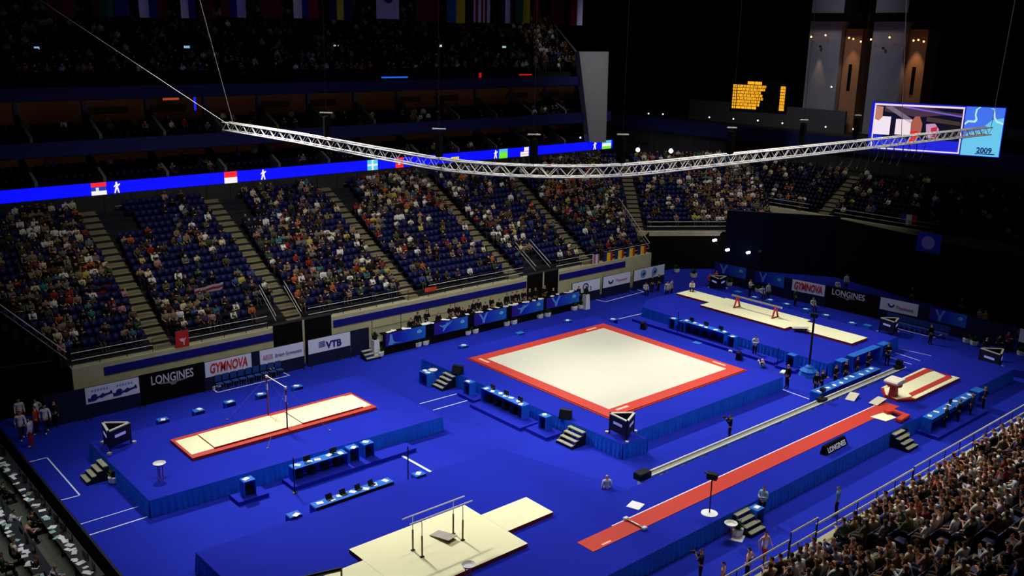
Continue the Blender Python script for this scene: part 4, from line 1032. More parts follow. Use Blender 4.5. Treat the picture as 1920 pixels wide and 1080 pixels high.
X1 = fx(160, 755); X2 = fx(262, 722); X3 = fx(383, 690); X4 = fx(472, 672); X5 = fx(486, 668); X6 = fx(570, 650); X7 = fx(577, 652); X8 = fx(657, 630); X9 = fx(690, 640)
t, L = board('sponsor_board', 'dark plain board at the far left end of the board line', (-26.6, Y0+.05), (X1, Y0))
t, L = board('sponsor_board', 'white board with two navy lion crests, leftmost of the board line', (X1, Y0), (X2, Y0), poster=PW)
for cx in (.27*L, .72*L):
    MB().xz([(cx-.75, 1.1), (cx-.75, 1.35), (cx-.6, 1.3), (cx-.5, 1.5), (cx-.3, 1.55), (cx-.15, 1.42), (cx-.25, 1.32), (cx, 1.38), (cx+.15, 1.5), (cx+.3, 1.42), (cx+.55, 1.45), (cx+.7, 1.6), (cx+.78, 1.35), (cx+.6, 1.35), (cx+.35, 1.3), (cx+.1, 1.2), (cx-.1, 1.25), (cx-.3, 1.1)], -.04, .02).build('crest', NB, t)
    for j in range(6): MB().xz([(cx-.5+j*.18, 1.72), (cx-.4+j*.18, 1.72), (cx-.4+j*.18, 1.84), (cx-.5+j*.18, 1.84)], -.04, .015).build('pale_mark', SKY, t)
t, L = board('sponsor_board', 'black board with serif silver lettering and winged emblem, in the left board line', (X2, Y0), (X3, Y0), z1=2.1, back=M['black'])
serif_word(t, .16*L, 1.3, .6, .66*L); wing(t, .5*L, 1.22, .95)
t, L = board('sponsor_board', 'white board with bold red lettering above the left chairs', (X3, Y0), (X4, Y0), poster=PW)
o = text('GYMNOVA', .95, RED_, t, (.1*L, -.04, 1.2), bold=.02, shear=.15); o.scale = (.8*L/max(v.co.x for v in o.data.vertices), 1, 1)
board('sponsor_board', 'narrow navy board between the red lettered board and the gymnastics board', (X4, Y0), (X5, Y0))
t, L = board('sponsor_board', 'white board with pink and grey small lettering beneath the black opening', (X5, Y0), (X6, Y0), poster=PW)
o = text('AEGIS', .5, mat('logo_pink', (196, 130, 150)), t, (.07*L, -.04, 1.3)); o.scale = (.22*L/max(v.co.x for v in o.data.vertices), 1, 1)
o = text('British Gymnastics', .36, mat('logo_greyblue', (110, 115, 150)), t, (.34*L, -.04, 1.33)); o.scale = (.6*L/max(v.co.x for v in o.data.vertices), 1, 1)
t, L = board('sponsor_board', 'white board with navy bank lettering and globe, left of the plain navy board', (X7, Y0), (X8, Y0), poster=PW)
text('VTB', .72, NB, t, (.42*L, -.04, 1.15), bold=.025)
for k in range(4): MB().xz([(.24*L, 1.3+k*.12), (.40*L, 1.36+k*.12), (.38*L, 1.41+k*.12), (.26*L, 1.36+k*.12)], -.04, .02).build('globe_stripe', NB, t)
board('sponsor_board', 'plain navy board left of the head table stairs', (X8+.05, Y0), (X9+.1, Y0))
R1 = fx(1072, 550); R2 = fx(1125, 540); R3 = fx(1130, 535); R4 = fx(1182, 520); R5 = fx(1188, 520); R6 = fx(1246, 505)
t, L = board('sponsor_board', 'white board with large navy circle and small figure beside the head table', (R1, Y0), (R2, Y0), poster=PW)
text('O', 1.0, NB, t, (.36*L, -.04, 1.15)); text('2', .5, NB, t, (.62*L, -.04, 1.1))
t, L = board('sponsor_board', 'white board with smile mark and faint lettering right of the head table', (R3, Y0), (R4, Y0), poster=PW)
MB().xz([(.28*L+.35*math.cos(a), 1.55+.35*math.sin(a)) for a in np.linspace(-PI, 0, 10)]+[(.28*L+.2*math.cos(a), 1.58+.2*math.sin(a)) for a in np.linspace(0, -PI, 10)], -.04, .02).build('smile_mark', NB, t)
text('Thomson', .42, mat('logo_pink', (196, 130, 150)), t, (.45*L, -.04, 1.3))
t, L = board('sponsor_board', 'white board with two blue round emblems at the right end of the long line', (R5, Y0), (R6, Y0), poster=PW)
for c_ in (.3, .66): MB().xz([(c_*L+.42*math.cos(a), 1.52+.42*math.sin(a)) for a in np.linspace(0, 2*PI, 16)[:-1]], -.04, .02).build('round_emblem', SKY, t); MB().xz([(c_*L-.2, 1.4), (c_*L+.1, 1.35), (c_*L+.3, 1.65), (c_*L, 1.6)], -.06, .02).build('emblem_figure', NB, t)

BAN = None
def banner_mat():
    m = bpy.data.materials.new('blue_banner_print'); m.use_nodes = True; nt = m.node_tree; b = nt.nodes['Principled BSDF']
    tc = nt.nodes.new('ShaderNodeTexCoord'); sp = nt.nodes.new('ShaderNodeSeparateXYZ'); nt.links.new(tc.outputs['Generated'], sp.inputs[0])
    r = nt.nodes.new('ShaderNodeValToRGB'); e = r.color_ramp.elements; e[0].position = 0; e[0].color = (*lin((46, 20, 132)), 1); e[1].position = 1; e[1].color = (*lin((30, 110, 215)), 1)
    x = e.new(.35); x.color = (*lin((12, 34, 190)), 1)
    nt.links.new(sp.outputs['X'], r.inputs[0]); nt.links.new(r.outputs[0], b.inputs['Base Color']); b.inputs['Roughness'].default_value = .6; return m
BAN = banner_mat(); PBL = mat('banner_pale_blue', (92, 160, 225), .6)
def banner_art(t, x0, x1, z0, z1, kind, y=-.03):
    L = x1-x0; H = z1-z0
    def q(p): return [(x0+a*L, z0+c*H) for a, c in p]
    if kind == 0: sh = [(.06, .1), (.1, .55), (.1, .85), (.13, .97), (.16, .85), (.17, .5), (.22, .22), (.4, .1), (.22, .14), (.14, .05)]
    elif kind == 1: sh = [(.14, .8), (.25, .66), (.33, .72), (.37, .88), (.42, .8), (.5, .9), (.55, .98), (.46, .7), (.36, .5), (.28, .18), (.24, .18), (.28, .48), (.2, .6)]
    else: sh = [(.14, .95), (.2, .95), (.28, .5), (.36, .98), (.42, .98), (.34, .45), (.32, .1), (.26, .1), (.25, .4)]
    MB().xz(q(sh), y, .012).build('gymnast_motif', PBL, t)
    MB().xz(q([(.78, .55), (.84, .5), (.9, .55), (.9, .7), (.84, .82), (.78, .7)]), y, .012).build('round_motif', mat('banner_cyan', (120, 200, 230)), t)

# ------------------------------------------------------------------ head table
HX0, HX1, HY = -3.1, 17.9, 20.75
t = thing('head_table_dais', 'long dark dais carrying the head table along the far side', 'stage', (HX0, HY, 0))
MB().bx(0, HX1-HX0, .02, 1.15, 0, .72).build('stage_deck', M['navycloth'], t)
MB().bx(0, HX1-HX0, -.0, .02, 0, .7).build('stage_skirt', M['black'], t)
t = thing('head_table', 'long head table with dark cloth strewn with white papers', 'table', (HX0, HY, .73))
MB().bx(.1, HX1-HX0-.1, .0, .55, .88, .93).build('table_top', M['black'], t); MB().bx(.1, HX1-HX0-.1, .03, .06, 0, .88).build('front_cloth', M['navycloth'], t)
for x in np.arange(.3, 20.8, 2.04): MB().tube([(x, .5, 0), (x, .5, .88)], .02, 4).build('leg', M['darkmetal'], t)
for k, (a_, b2) in enumerate(((722, 797), (813, 876), (888, 948), (958, 1017), (1022, 1083))):
    xa = GY(a_, 625, HY)[0]; xb = GY(b2, 605, HY)[0]
    t = thing('event_banner', 'blue printed banner on the head table front, %s from the left' % 'first second third fourth fifth'.split()[k], 'banner', (xa, HY-.04, .68))
    MB().bx(0, xb-xa, -.03, 0, 0, .98).build('printed_cloth', BAN, t); banner_art(t, 0, xb-xa, 0, .98, [0, 1, 2, 1, 2][k], -.045)
rr = random.Random(11)
pp0 = None
for k in range(46):
    x = HX0+.5+rr.random()*20; y = HY+.12+rr.random()*.3
    lab = 'loose white sheet lying on the long head table'
    if pp0 is None:
        pp0 = MB().box((0, 0, .006), (.42, .3, .012)).build('paper_sheet', M['paper']); tag(pp0, lab, 'paper', 'sheets on the head table'); pp0.location = (x, y, 1.665); pp0.rotation_euler = (0, 0, rr.random()*3)
    else:
        c = pp0.copy(); COL.objects.link(c); c.location = (x, y, 1.665+.001*(k % 9)); c.rotation_euler = (0, 0, rr.random()*3)
railing('black guard rail behind the left end of the head table', [(-3.4, 21.6, .0), (4.5, 21.6, .0)], 2.7, nb=3, posts=2.6, m=M['darkmetal'])
suits = (18, 18, 22)
NB_ = 'first second third fourth fifth sixth seventh eighth ninth tenth eleventh twelfth thirteenth fourteenth fifteenth sixteenth seventeenth eighteenth nineteenth twentieth twenty-first'.split()
HT = [(770, 's'), (868, 's'), (888, 'stand'), (783, 'stand'), (800, 'hold'), (822, 's'), (845, 'fold'), (858, 'stand'), (880, 's'), (897, 'stand'), (910, 's'), (921, 'fold'), (936, 's'), (950, 'stand'), (960, 'hold'), (969, 'stand'), (981, 'fold'), (992, 'stand'), (1003, 'stand'), (1020, 'fold'), (1036, 's')]
for k, (px, po) in enumerate(HT):
    x = GY(px, 580, 21.55)[0]
    person('sit' if po == 's' else po, (x, 21.55, .72+(.12 if po == 's' else 0)), PI+(k % 3-1)*.25, 'person in dark suit behind the long head table, %s from the left' % nth(k+1), top=suits, legs=(16, 16, 20), hair=[1, 4, 2, 0, 1, 3][k % 6], skin=k % 5 == 3 and 1 or 0, group='people behind the head table', scale=1.1)
    if po == 's':
        c = thing('chair', 'dark chair behind the head table under the %s person' % nth(k+1), 'chair', (x, 21.55, .72), PI); MB().box((0, .15, .52), (.42, .4, .05)).build('seat', M['black'], c); MB().box((0, -.12, .8), (.42, .04, .5)).build('backrest', M['black'], c)
        for sx in (-.18, .18):
            for sy in (-.02, .32): MB().tube([(sx, sy, 0), (sx, sy, .5)], .015, 4).build('leg', M['darkmetal'], c)

# ------------------------------------------------------------------ plants
def bush(r, h, n, seed, z0=0.):
    rn = random.Random(seed); b = MB()
    for i in range(n):
        a = rn.random()*2*PI; el = rn.uniform(.3, 1.35); L = rn.uniform(.6, 1)*h
        base = Vector((rn.uniform(-.3, .3)*r, rn.uniform(-.3, .3)*r, z0)); d = Vector((math.cos(a)*math.cos(el)*r/h*1.4, math.sin(a)*math.cos(el)*r/h*1.4, math.sin(el)))*L
        sd = Vector((-math.sin(a), math.cos(a), 0))*.045
        m_ = base+d*.55+Vector((0, 0, .03)); e_ = base+d+Vector((0, 0, -.05*L))
        b.add([base-sd*.3, base+sd*.3, m_+sd, m_-sd, e_], [(0, 1, 2, 3), (3, 2, 4)])
    return b
def planter(px, py, label, tall=False, z=0, s=1.):
    p = G(px, py, z); t = thing('potted_plant', label, 'plant', p)
    if tall:
        MB().add([(-.28, -.28, 0), (.28, -.28, 0), (.28, .28, 0), (-.28, .28, 0), (-.22, -.22, 1.35), (.22, -.22, 1.35), (.22, .22, 1.35), (-.22, .22, 1.35)], [(3, 2, 1, 0), (4, 5, 6, 7), (0, 1, 5, 4), (1, 2, 6, 5), (2, 3, 7, 6), (3, 0, 4, 7)]).build('white_pedestal', M['pot'], t)
        bush(.3, .9, 50, int(px), 1.33).build('foliage', M['leaf'], t)
    else:
        MB().lathe((0, 0, 0), [(.24*s, 0), (.31*s, .1*s), (.33*s, .38*s), (.29*s, .38*s)], 10).build('pot', M['pot'], t); bush(.42*s, .62*s, 46, int(px), .36*s).build('foliage', M['leaf'], t)
pl = [(783, 650), (797, 647), (876, 628), (890, 625), (949, 611), (963, 608), (1012, 597), (1026, 594), (1076, 582), (1088, 579)]
for i, (px, py) in enumerate(pl): planter(px, py, 'white pot with green plant before the head table, %s from the left' % NB_[i])
planter(712, 668, 'white pot with small plant beside the left white pedestal')
planter(704, 669, 'tall white pedestal with dark green shrub at the left end of the head table', True)
planter(1098, 579, 'tall white pedestal planter at the right end of the head table', True)
planter(570, 678, 'white pot with green plant under the bank board, left one'); planter(585, 675, 'white pot with green plant under the bank board, right one')
planter(1268, 511, 'white pot with leaning plant at the dark far corner'); planter(1300, 521, 'long white trough with plant near the far corner', s=1.2); planter(1367, 536, 'white pot beside the far three sided display'); planter(1421, 548, 'white pot with plant below the second far banner')
planter(1472, 556, 'white pot under the red lettered far board, left'); planter(1512, 566, 'white pot under the red lettered far board, right'); planter(1812, 643, 'white pot right of the far right banner'); planter(1826, 648, 'second white pot right of the far right banner'); planter(1914, 667, 'white pot at the right edge of the picture')
planter(215, 905, 'white pot with plant beside the left podium stairs'); planter(1694, 822, 'white pot with plant beside the stairs near the U collar'); planter(1381, 1003, 'white pot with plant beside the bottom stairs')

# ------------------------------------------------------------------ right board line
def rboard(label, a, b_, kind, z=(.95, 2.03)):
    pa = G(*a, 0); pb = G(*b_, 0)
    if kind == 'banner':
        t, L = board('event_banner', label, pa[:2], pb[:2], poster=BAN, cat='banner'); banner_art(t, .04, L-.04, .95, 2.03, 2)
    elif kind == 'white': t, L = board('sponsor_board', label, pa[:2], pb[:2], poster=PW)
    else: t, L = board('sponsor_board', label, pa[:2], pb[:2], back=M['black'] if kind == 'black' else M['navy'])
    return t, L
rboard('blue printed banner behind the beam, far left of the right line', (1338, 528), (1397, 541), 'banner')
rboard('dark board between the two far blue banners', (1397, 541), (1412, 545), 'navy')
rboard('blue printed banner behind the beam, second of the right line', (1412, 545), (1468, 558), 'banner')
rboard('dark board left of the far red lettered board', (1468, 558), (1482, 562), 'navy')
t, L = rboard('white board with red lettering in the right line behind the beam', (1482, 562), (1544, 575), 'white')
o = text('GYMNOVA', .95, RED_, t, (.07*L, -.04, 1.2), bold=.02, shear=.15); o.scale = (.85*L/max(v.co.x for v in o.data.vertices), 1, 1)
t, L = rboard('black board with silver serif lettering in the right line', (1545, 575), (1645, 598), 'black')
serif_word(t, .12*L, 1.35, .55, .62*L); wing(t, .42*L, 1.25, .8)
t, L = rboard('white board with smile mark above the right row of chairs', (1646, 598), (1718, 614), 'white')
MB().xz([(.3*L+.3*math.cos(a), 1.6+.3*math.sin(a)) for a in np.linspace(-PI, 0, 10)]+[(.3*L+.18*math.cos(a), 1.62+.18*math.sin(a)) for a in np.linspace(0, -PI, 10)], -.04, .02).build('smile_mark', NB, t)
text('Thomson', .4, mat('logo_pink', (196, 130, 150)), t, (.42*L, -.04, 1.3))
rboard('dark board right of the smile mark board', (1718, 614), (1738, 619), 'navy')
t, L = rboard('blue printed banner with reclining figure above the right chairs', (1738, 619), (1808, 636), 'banner')
rboard('long dark board toward the right picture edge', (1808, 636), (1900, 659), 'navy')
rboard('white board cut by the right picture edge', (1905, 661), (1960, 676), 'white')

# ------------------------------------------------------------------ chair rows
def chair_row(a, b_, n, col, lab, grp, face):
    pa = G(*a, 0); pb = G(*b_, 0); d = pb-pa; rz = math.atan2(d[1], d[0])
    c0 = None
    for i in range(n):
        p = pa+d*i/(n-1); L_ = lab % NB_[i]
        if c0 is None:
            c0 = thing('chair', L_, 'chair', p, rz+PI, grp)
            MB().box((0, .05, .46), (.46, .44, .06)).build('seat', col, c0, bevel=.015); MB().box((0, -.2, .8), (.46, .05, .5), tilt=-.1).build('backrest', col, c0, bevel=.015)
            for sx in (-.2, .2):
                for sy in (-.16, .22): MB().tube([(sx, sy, 0), (sx, sy, .44)], .014, 5).build('leg', mat('chair_leg_grey', (110, 108, 96), .5), c0)
            ch = tree(c0)
        else: dup(c0, ch, p, rz+PI, L_)
CH = mat('chair_blue', (34, 70, 140), .8)
chair_row((412, 731), (524, 704), 9, CH, 'blue padded chair below the red lettered board, %s from the left', 'left row of athletes chairs', 0)
chair_row((1664, 609), (1772, 636), 12, CH, 'blue padded chair in the right row, %s from the left', 'right row of athletes chairs', 0)

# ------------------------------------------------------------------ judges' furniture
rj = random.Random(5)
def clutter(t, w, d, h, n):
    for i in range(n):
        x = rj.uniform(-w/2+.15, w/2-.15); y = rj.uniform(-d/2+.12, d/2-.12)
        MB().box((x, y, h+.008), (.3, .22, .012), rj.random()*3).build('paper_sheet', M['paper'], t)
def table(loc, rz, w, label, h=.78, d=.65, cloth=None, papers=4, monitors=2, under=True, name='judges_table', cat='table', paper_things=True):
    cloth = cloth or M['tablecloth']
    t = thing(name, label, cat, loc, rz)
    MB().bx(-w/2, w/2, -d/2, d/2, h-.04, h).build('cloth_top', cloth, t)
    for s in (-1, 1): MB().bx(s*w/2-.02, s*w/2+.02, -d/2, d/2, 0, h-.04).build('side_drape', M['skirt'], t)
    MB().bx(-w/2, w/2, d/2-.03, d/2, .02, h-.04).build('front_drape', M['skirt'], t)
    if under:
        n = max(1, int(w/.75))
        for i in range(n):
            x = -w/2+(i+.5)*w/n; MB().bx(x-.2, x+.2, -.1, .25, .03, .42).build('equipment_box', M['blackp'], t)
    R_ = Matrix.Rotation(rz, 3, 'Z'); L0 = Vector(loc)
    def w2(x, y, z): return L0+R_@Vector((x, y, z))
    wl = [w_ for w_ in label.split()]
    short = ' '.join(wl[-7:])
    for i in range(papers):
        x = -w/2+(i+.5)*w/papers+rj.uniform(-.1, .1)
        p = MB().box((0, 0, .008), (.34, .25, .016)).build('paper_stack', M['paper']); p.location = w2(x, rj.uniform(-.15, .1), h+.001); p.rotation_euler = (0, 0, rj.random()*3)
        tag(p, 'white papers on the '+short if papers == 1 else 'white papers on the %s, %s sheet' % (' '.join(wl[-6:]), NB_[i]), 'papers', None)
    for i in range(monitors):
        x = -w/2+(i+.5)*w/monitors+.12
        m_ = thing('monitor', 'small black monitor on the %s, %s one' % (' '.join(wl[-6:]), NB_[i]), 'monitor', w2(x, .05, h), rz)
        MB().box((0, 0, .24), (.42, .05, .3)).build('screen', M['blackp'], m_); MB().box((0, .03, .05), (.06, .04, .1)).build('stand', M['blackp'], m_); MB().box((0, .03, .008), (.2, .16, .015)).build('base', M['blackp'], m_)
    return t
def desk(loc, rz, label, h=.88, w=.62, papers=1): return table(loc, rz, w, label, h=h, d=.55, papers=papers, monitors=0, name='judges_desk', cat='desk')
def step(x0, x1, y0, y1, label, h=.22):
    t = thing('low_platform', label, 'platform', (x0, y0, 0))
    MB().bx(0, x1-x0, 0, y1-y0, 0.01, h).build('deck', M['deck'], t)
# high bar front
step(-18.9, -10.9, 5.2, 6.5, 'long low blue platform below the high bar podium skirt')
step(-21.9, -20.2, 5.45, 6.6, 'small low blue platform left below the high bar podium')
table((-16.9, 6.0, .22), 0, 3.3, 'blue clothed judges table facing the high bar podium', h=.78, papers=5, monitors=2)
desk((-14.75, 6.05, .22), 0, 'single judges desk right of the high bar table'); desk((-13.75, 6.05, .22), 0, 'single judges desk at the right, second from the high bar table')
desk((-21.1, 6.0, .22), 0, 'single judges desk alone at the left of the high bar skirt')
# exercise podium left
step(-3.6, -2.6, 8.9, 10.7, 'short low blue platform at the left exercise podium side'); step(-4.2, -2.55, 3.6, 8.6, 'long low blue platform at the left exercise podium side'); step(-3.9, -2.5, 1.5, 3.4, 'small low blue platform near the monitor corner')
table((-3.0, 6.5, .22), -PI/2, 4.1, 'judges table with laptops left of the exercise podium', h=.95, papers=7, monitors=3, cloth=M['tablecloth'])
desk((-3.05, 10.1, .22), -PI/2, 'judges desk beside the far stairs of the exercise podium'); desk((-3.0, 2.6, .22), -PI/2, 'judges desk between table and near stairs of the exercise podium')
p_ = G(800, 700, .78); table((p_[0], p_[1], 0), -PI/2, .9, 'small white covered table at the far left podium stairs', h=.9, papers=2, monitors=0, under=False)
# beam podium front
step(18.9, 20.0, .9, 15.2, 'long low blue platform in front of the beam podium')
table((19.7, 8.1, .22), -PI/2, 4.4, 'judges table in front of the beam podium', h=.95, papers=6, monitors=3)
desk((19.6, 11.2, .22), -PI/2, 'judges desk left of the beam table, farther'); desk((19.6, 10.2, .22), -PI/2, 'judges desk left of the beam table, nearer'); desk((19.6, 5.2, .22), -PI/2, 'judges desk right of the beam table near the cameraman')
p_ = (19.45, -.3, 0); step(p_[0]-.9, p_[0]+.45, p_[1]-.8, p_[1]+.8, 'small low platform below the lone desk'); desk((p_[0], p_[1], .22), -PI/2, 'lone blue desk near the draped camera mast', papers=0)
table((24.3, -3.35, .0), 0, 3.9, 'long empty blue table along the near end of the beam podium', h=1.2, d=.6, papers=0, monitors=0, under=False)
table((21.2, -3.35, .0), 0, 1.0, 'short empty blue table left of the long empty one', h=1.15, d=.6, papers=0, monitors=0, under=False); table((27.2, -3.35, .0), 0, 1.1, 'short empty blue table right of the long empty one', h=1.2, d=.6, papers=0, monitors=0, under=False)
# vault tables
table((18.6, -5.3, 0), 0, 8.0, 'long blue table behind the camera track with standing officials', h=.8, d=.75, papers=9, monitors=0, cloth=M['tablecloth'], under=False)
table((18.7, -12.55, .2), .03, 6.6, 'long blue judges table outside the vault podium', h=.95, papers=7, monitors=1, under=False)
step(15.2, 22.2, -13.6, -12.15, 'low blue platform under the vault judges table')
table((22.9, -12.45, .2), 0, 1.0, 'short blue table at the right end of the vault judges table', h=.98, papers=0, monitors=0, under=False)
# behind the podiums
def bdesk(px, py, label, w=.62, n=1, pz=1.1, rz=0): p = G(px, py, pz); return table((p[0], p[1], 0), rz, w, label, h=1.08, d=.5, papers=n, monitors=0, name='judges_desk', cat='desk')
for i, (px, py) in enumerate(((305, 785), (372, 768), (430, 752), (490, 738), (557, 723))): bdesk(px, py, 'papers topped desk behind the high bar podium, %s from left' % NB_[i])
t = thing('equipment_case', 'small white case on the floor inside the white box by the left chairs', 'case', G(405, 728, 0)); MB().box((0, 0, .1), (.6, .35, .2), .3).build('case', M['pot'], t, bevel=.02); MB().box((0, 0, .21), (.4, .2, .03), .3).build('lid_pad', M['paper'], t)
for i, (px, py) in enumerate(((869, 647), (975, 623), (1065, 600))): bdesk(px, py, 'pale blue desk behind the exercise podium, %s from left' % NB_[i], n=1 if i != 1 else 0)
bdesk(1150, 598, 'papers desk at the right rear corner of the exercise podium')
for i, (px, py) in enumerate(((1384, 546), (1415, 556), (1443, 562), (1475, 569), (1512, 579), (1549, 590), (1598, 605))): bdesk(px, py, 'small desk behind the beam podium, %s from left' % NB_[i], rz=PI/2, n=0 if i == 0 else 1)
bdesk(1627, 609, 'blue desk right behind the beam podium beside the display', rz=PI/2, n=0)
table((-17.6, 1.3, 0), 0, 4.6, 'long table with laptops behind the parallel bars podium', h=1.1, d=.6, papers=7, monitors=0, under=True)
for i, x in enumerate((-18.9, -18.1, -17.2, -16.4)):
    m_ = thing('laptop', 'open black laptop on the table behind the parallel bars, %s one' % NB_[i], 'laptop', (x, 1.35, 1.1), .1*i)
    MB().box((0, .0, .015), (.36, .26, .03)).build('keyboard', M['blackp'], m_); MB().box((0, .14, .13), (.36, .02, .24), tilt=-.3).build('lid', M['blackp'], m_)
bdesk(551, 963, 'single white topped desk behind the parallel bars podium, left', n=1); bdesk(785, 887, 'single pale blue desk at the thick white line', n=1)

# ------------------------------------------------------------------ stairs
def stairs(loc, rz, label, n=4, w=1.1, h=.95):
    t = thing('podium_stairs', label, 'stairs', loc, rz)      # climbs towards +y
    for k in range(n): MB().bx(-w/2, w/2, -(n-k)*.3, -(n-k)*.3+.28, (k+1)*h/(n+.5)-.05, (k+1)*h/(n+.5)).build('tread', mat('worn_tread', (150, 150, 128), .7), t)
    for s in (-1, 1): MB().add([(s*w/2-.03, -n*.3, 0), (s*w/2+.03, -n*.3, 0), (s*w/2+.03, 0, 0), (s*w/2-.03, 0, 0), (s*w/2-.03, -n*.3, .12), (s*w/2+.03, -n*.3, .12), (s*w/2+.03, 0, h*.85), (s*w/2-.03, 0, h*.85)], [(3, 2, 1, 0), (4, 5, 6, 7), (0, 1, 5, 4), (1, 2, 6, 5), (2, 3, 7, 6), (3, 0, 4, 7)]).build('side_frame', M['blackp'], t)
    return t
stairs((-26.0, 13.2, 0), -PI/2, 'black podium stairs at the left side of the high bar podium')
stairs((-2.75, 12.6, 0), -PI/2, 'black podium stairs at the far left of the exercise podium')
stairs((-2.4, .3, 0), -PI/2, 'black podium stairs near the monitor corner of the exercise podium', w=1.3)
stairs((-3.2, -12.1, 0), 0, 'black podium stairs at the bottom of the vault runway podium', w=1.2)
stairs((12.6, -12.1, 0), 0, 'black podium stairs close to the red U collar', w=1.2)
stairs((-4.1, 21.2, 0), 0, 'dark stairs up to the left end of the head table', n=3, w=1.2, h=.72)

# ------------------------------------------------------------------ chalk bowls
def chalk(loc, label, base=M['redmat'], r=.3):
    t = thing('chalk_bowl', label, 'chalk bowl', loc)
    MB().lathe((0, 0, .72), [(.1, 0), (.24, .08), (r, .2), (r+.03, .2), (r-.02, .17), (.2, .1)], 14).build('bowl', M['pot'], t)
    for k in range(3): a = k*2*PI/3; MB().tube([(.14*math.cos(a), .14*math.sin(a), .76), (.12*math.cos(a), .12*math.sin(a), .1), (.28*math.cos(a), .28*math.sin(a), .02)], .025, 5).build('leg', base, t)
chalk((-24.5, 9.1, P), 'white chalk bowl on a red stand at the left of the high bar podium', mat('stand_dark_red', (150, 40, 40)))
chalk(G(878, 1093, P), 'white chalk bowl at the near edge of the parallel bars mat')
chalk(G(1368, 1012, 0), 'white chalk bowl on a red stand beside the bottom stairs', mat('stand_dark_red', (150, 40, 40)))
chalk(G(812, 716, 0), 'white chalk bowl beside the far left podium stairs', mat('stand_dark_red', (150, 40, 40)))
t = thing('floor_pad', 'white square pad on the floor beside the bottom chalk bowl', 'pad', G(1383, 1009, 0)); MB().box((0, 0, .02), (.75, .6, .03), .4).build('pad', M['paper'], t)

# ------------------------------------------------------------------ three sided displays
def display(loc, rz, label, s=1., txt=True):
    t = thing('score_display', label, 'display', loc, rz)
    r = .85*s; V3 = [(r*math.cos(a), r*math.sin(a)) for a in (PI/2, PI/2+2*PI/3, PI/2+4*PI/3)]
    for i in range(3):
        a, b_ = np.array(V3[i]), np.array(V3[(i+1) % 3])
        d = b_-a; L = np.linalg.norm(d); ang = math.atan2(d[1], d[0]); c = (a+b_)/2
        MB().box((c[0], c[1], .75*s), (L*.96, .08, .95*s), ang).build('screen_case', M['navy'], t)
        MB().box((c[0], c[1], 1.28*s), (L*.98, .14, .06), ang).build('top_rail', M['rail'], t)
        MB().tube([(a[0], a[1], 0), (a[0], a[1], 1.35*s)], .05, 6).build('post', M['blackp'], t)
        nrm_ = np.array([d[1], -d[0]])/L
        q_ = c+nrm_*.06
        MB().box((q_[0], q_[1], .85*s), (L*.5, .02, .16), ang).build('pale_lettering', mat('display_glow', (150, 150, 235), emit=.5), t)
        MB().box((a[0]*1.18, a[1]*1.18, .05), (.2, .2, .1)).build('castor', M['rail'], t)
    return t
display((-24.95, 14.6, P), .4, 'three sided black score display at the left corner of the high bar podium')
display((-1.25, -2.3, P), .45, 'three sided black score display at the near corner of the exercise podium')
display(G(1346, 543, 0), .2, 'three sided black score display behind the far end of the beam')
display(G(1668, 626, 0), .3, 'three sided black score display below the right chairs')
display(G(1860, 692, 0), .3, 'large open framed display at the right edge behind the vault', 1.15)

# ------------------------------------------------------------------ speakers, monitors, masts
def wedge(px, py, z, label, rz=0, s=1.):
    t = thing('monitor_wedge', label, 'speaker', G(px, py, z), rz)
    MB().add([(-.38*s, -.25*s, 0), (.38*s, -.25*s, 0), (.38*s, .25*s, 0), (-.38*s, .25*s, 0), (-.36*s, -.05*s, .55*s), (.36*s, -.05*s, .55*s), (.36*s, .22*s, .55*s), (-.36*s, .22*s, .55*s)], [(3, 2, 1, 0), (4, 5, 6, 7), (0, 1, 5, 4), (1, 2, 6, 5), (2, 3, 7, 6), (3, 0, 4, 7)]).build('cabinet', M['blackp'], t)
    MB().add([(-.3*s, -.235*s, .06), (.3*s, -.235*s, .06), (.3*s, -.08*s, .5*s), (-.3*s, -.08*s, .5*s)], [(0, 1, 2, 3)]).build('grille', M['darkmetal'], t)
wedge(858, 700, P, 'black monitor box at the far left edge of the exercise podium', -PI/3); wedge(1060, 784, P, 'black monitor box above the near stairs of the exercise podium', -PI/3)
wedge(1207, 616, 0, 'black monitor box behind the top corner of the exercise square', .5); wedge(1386, 673, 0, 'black monitor box behind the right corner of the exercise square', .5)
for px, py, lab in ((1243, 616, 'small white case right of the top black monitor box'), (1372, 659, 'small white case left of the right black monitor box'), (1430, 709, 'white flat case on the podium near the right red corner'), (1468, 700, 'small white pad beside the black dressed usher')):
    t = thing('equipment_case', lab, 'case', G(px, py, 0), .3); MB().box((0, 0, .08), (.75, .35, .16)).build('case', M['pot'], t, bevel=.02); MB().box((0, 0, .17), (.5, .25, .02)).build('lid_pad', M['paper'], t)
t = thing('floor_pad', 'flat pale blue pad behind the exercise square', 'pad', G(1310, 642, 0)); MB().box((0, 0, .02), (1.1, .7, .03), .2).build('pad', M['tablecloth'], t)
t = thing('flower_bouquet', 'white and pink flowers on a stand right of the exercise square', 'flowers', G(1428, 688, 0)); bush(.35, .45, 40, 3, .1).build('stems', M['leaf'], t); MB().lathe((0, 0, 0), [(.15, 0), (.2, .25)], 8).build('pot', M['pot'], t)
b = MB(); rn = random.Random(2)
for i in range(16): b = MB().lathe((rn.uniform(-.3, .3), rn.uniform(-.25, .25), rn.uniform(.3, .5)), [(.03, 0), (.07, .04), (.03, .08)], 6); b.build('blossom', M['paper'] if i % 2 else cm((220, 130, 150)), t)
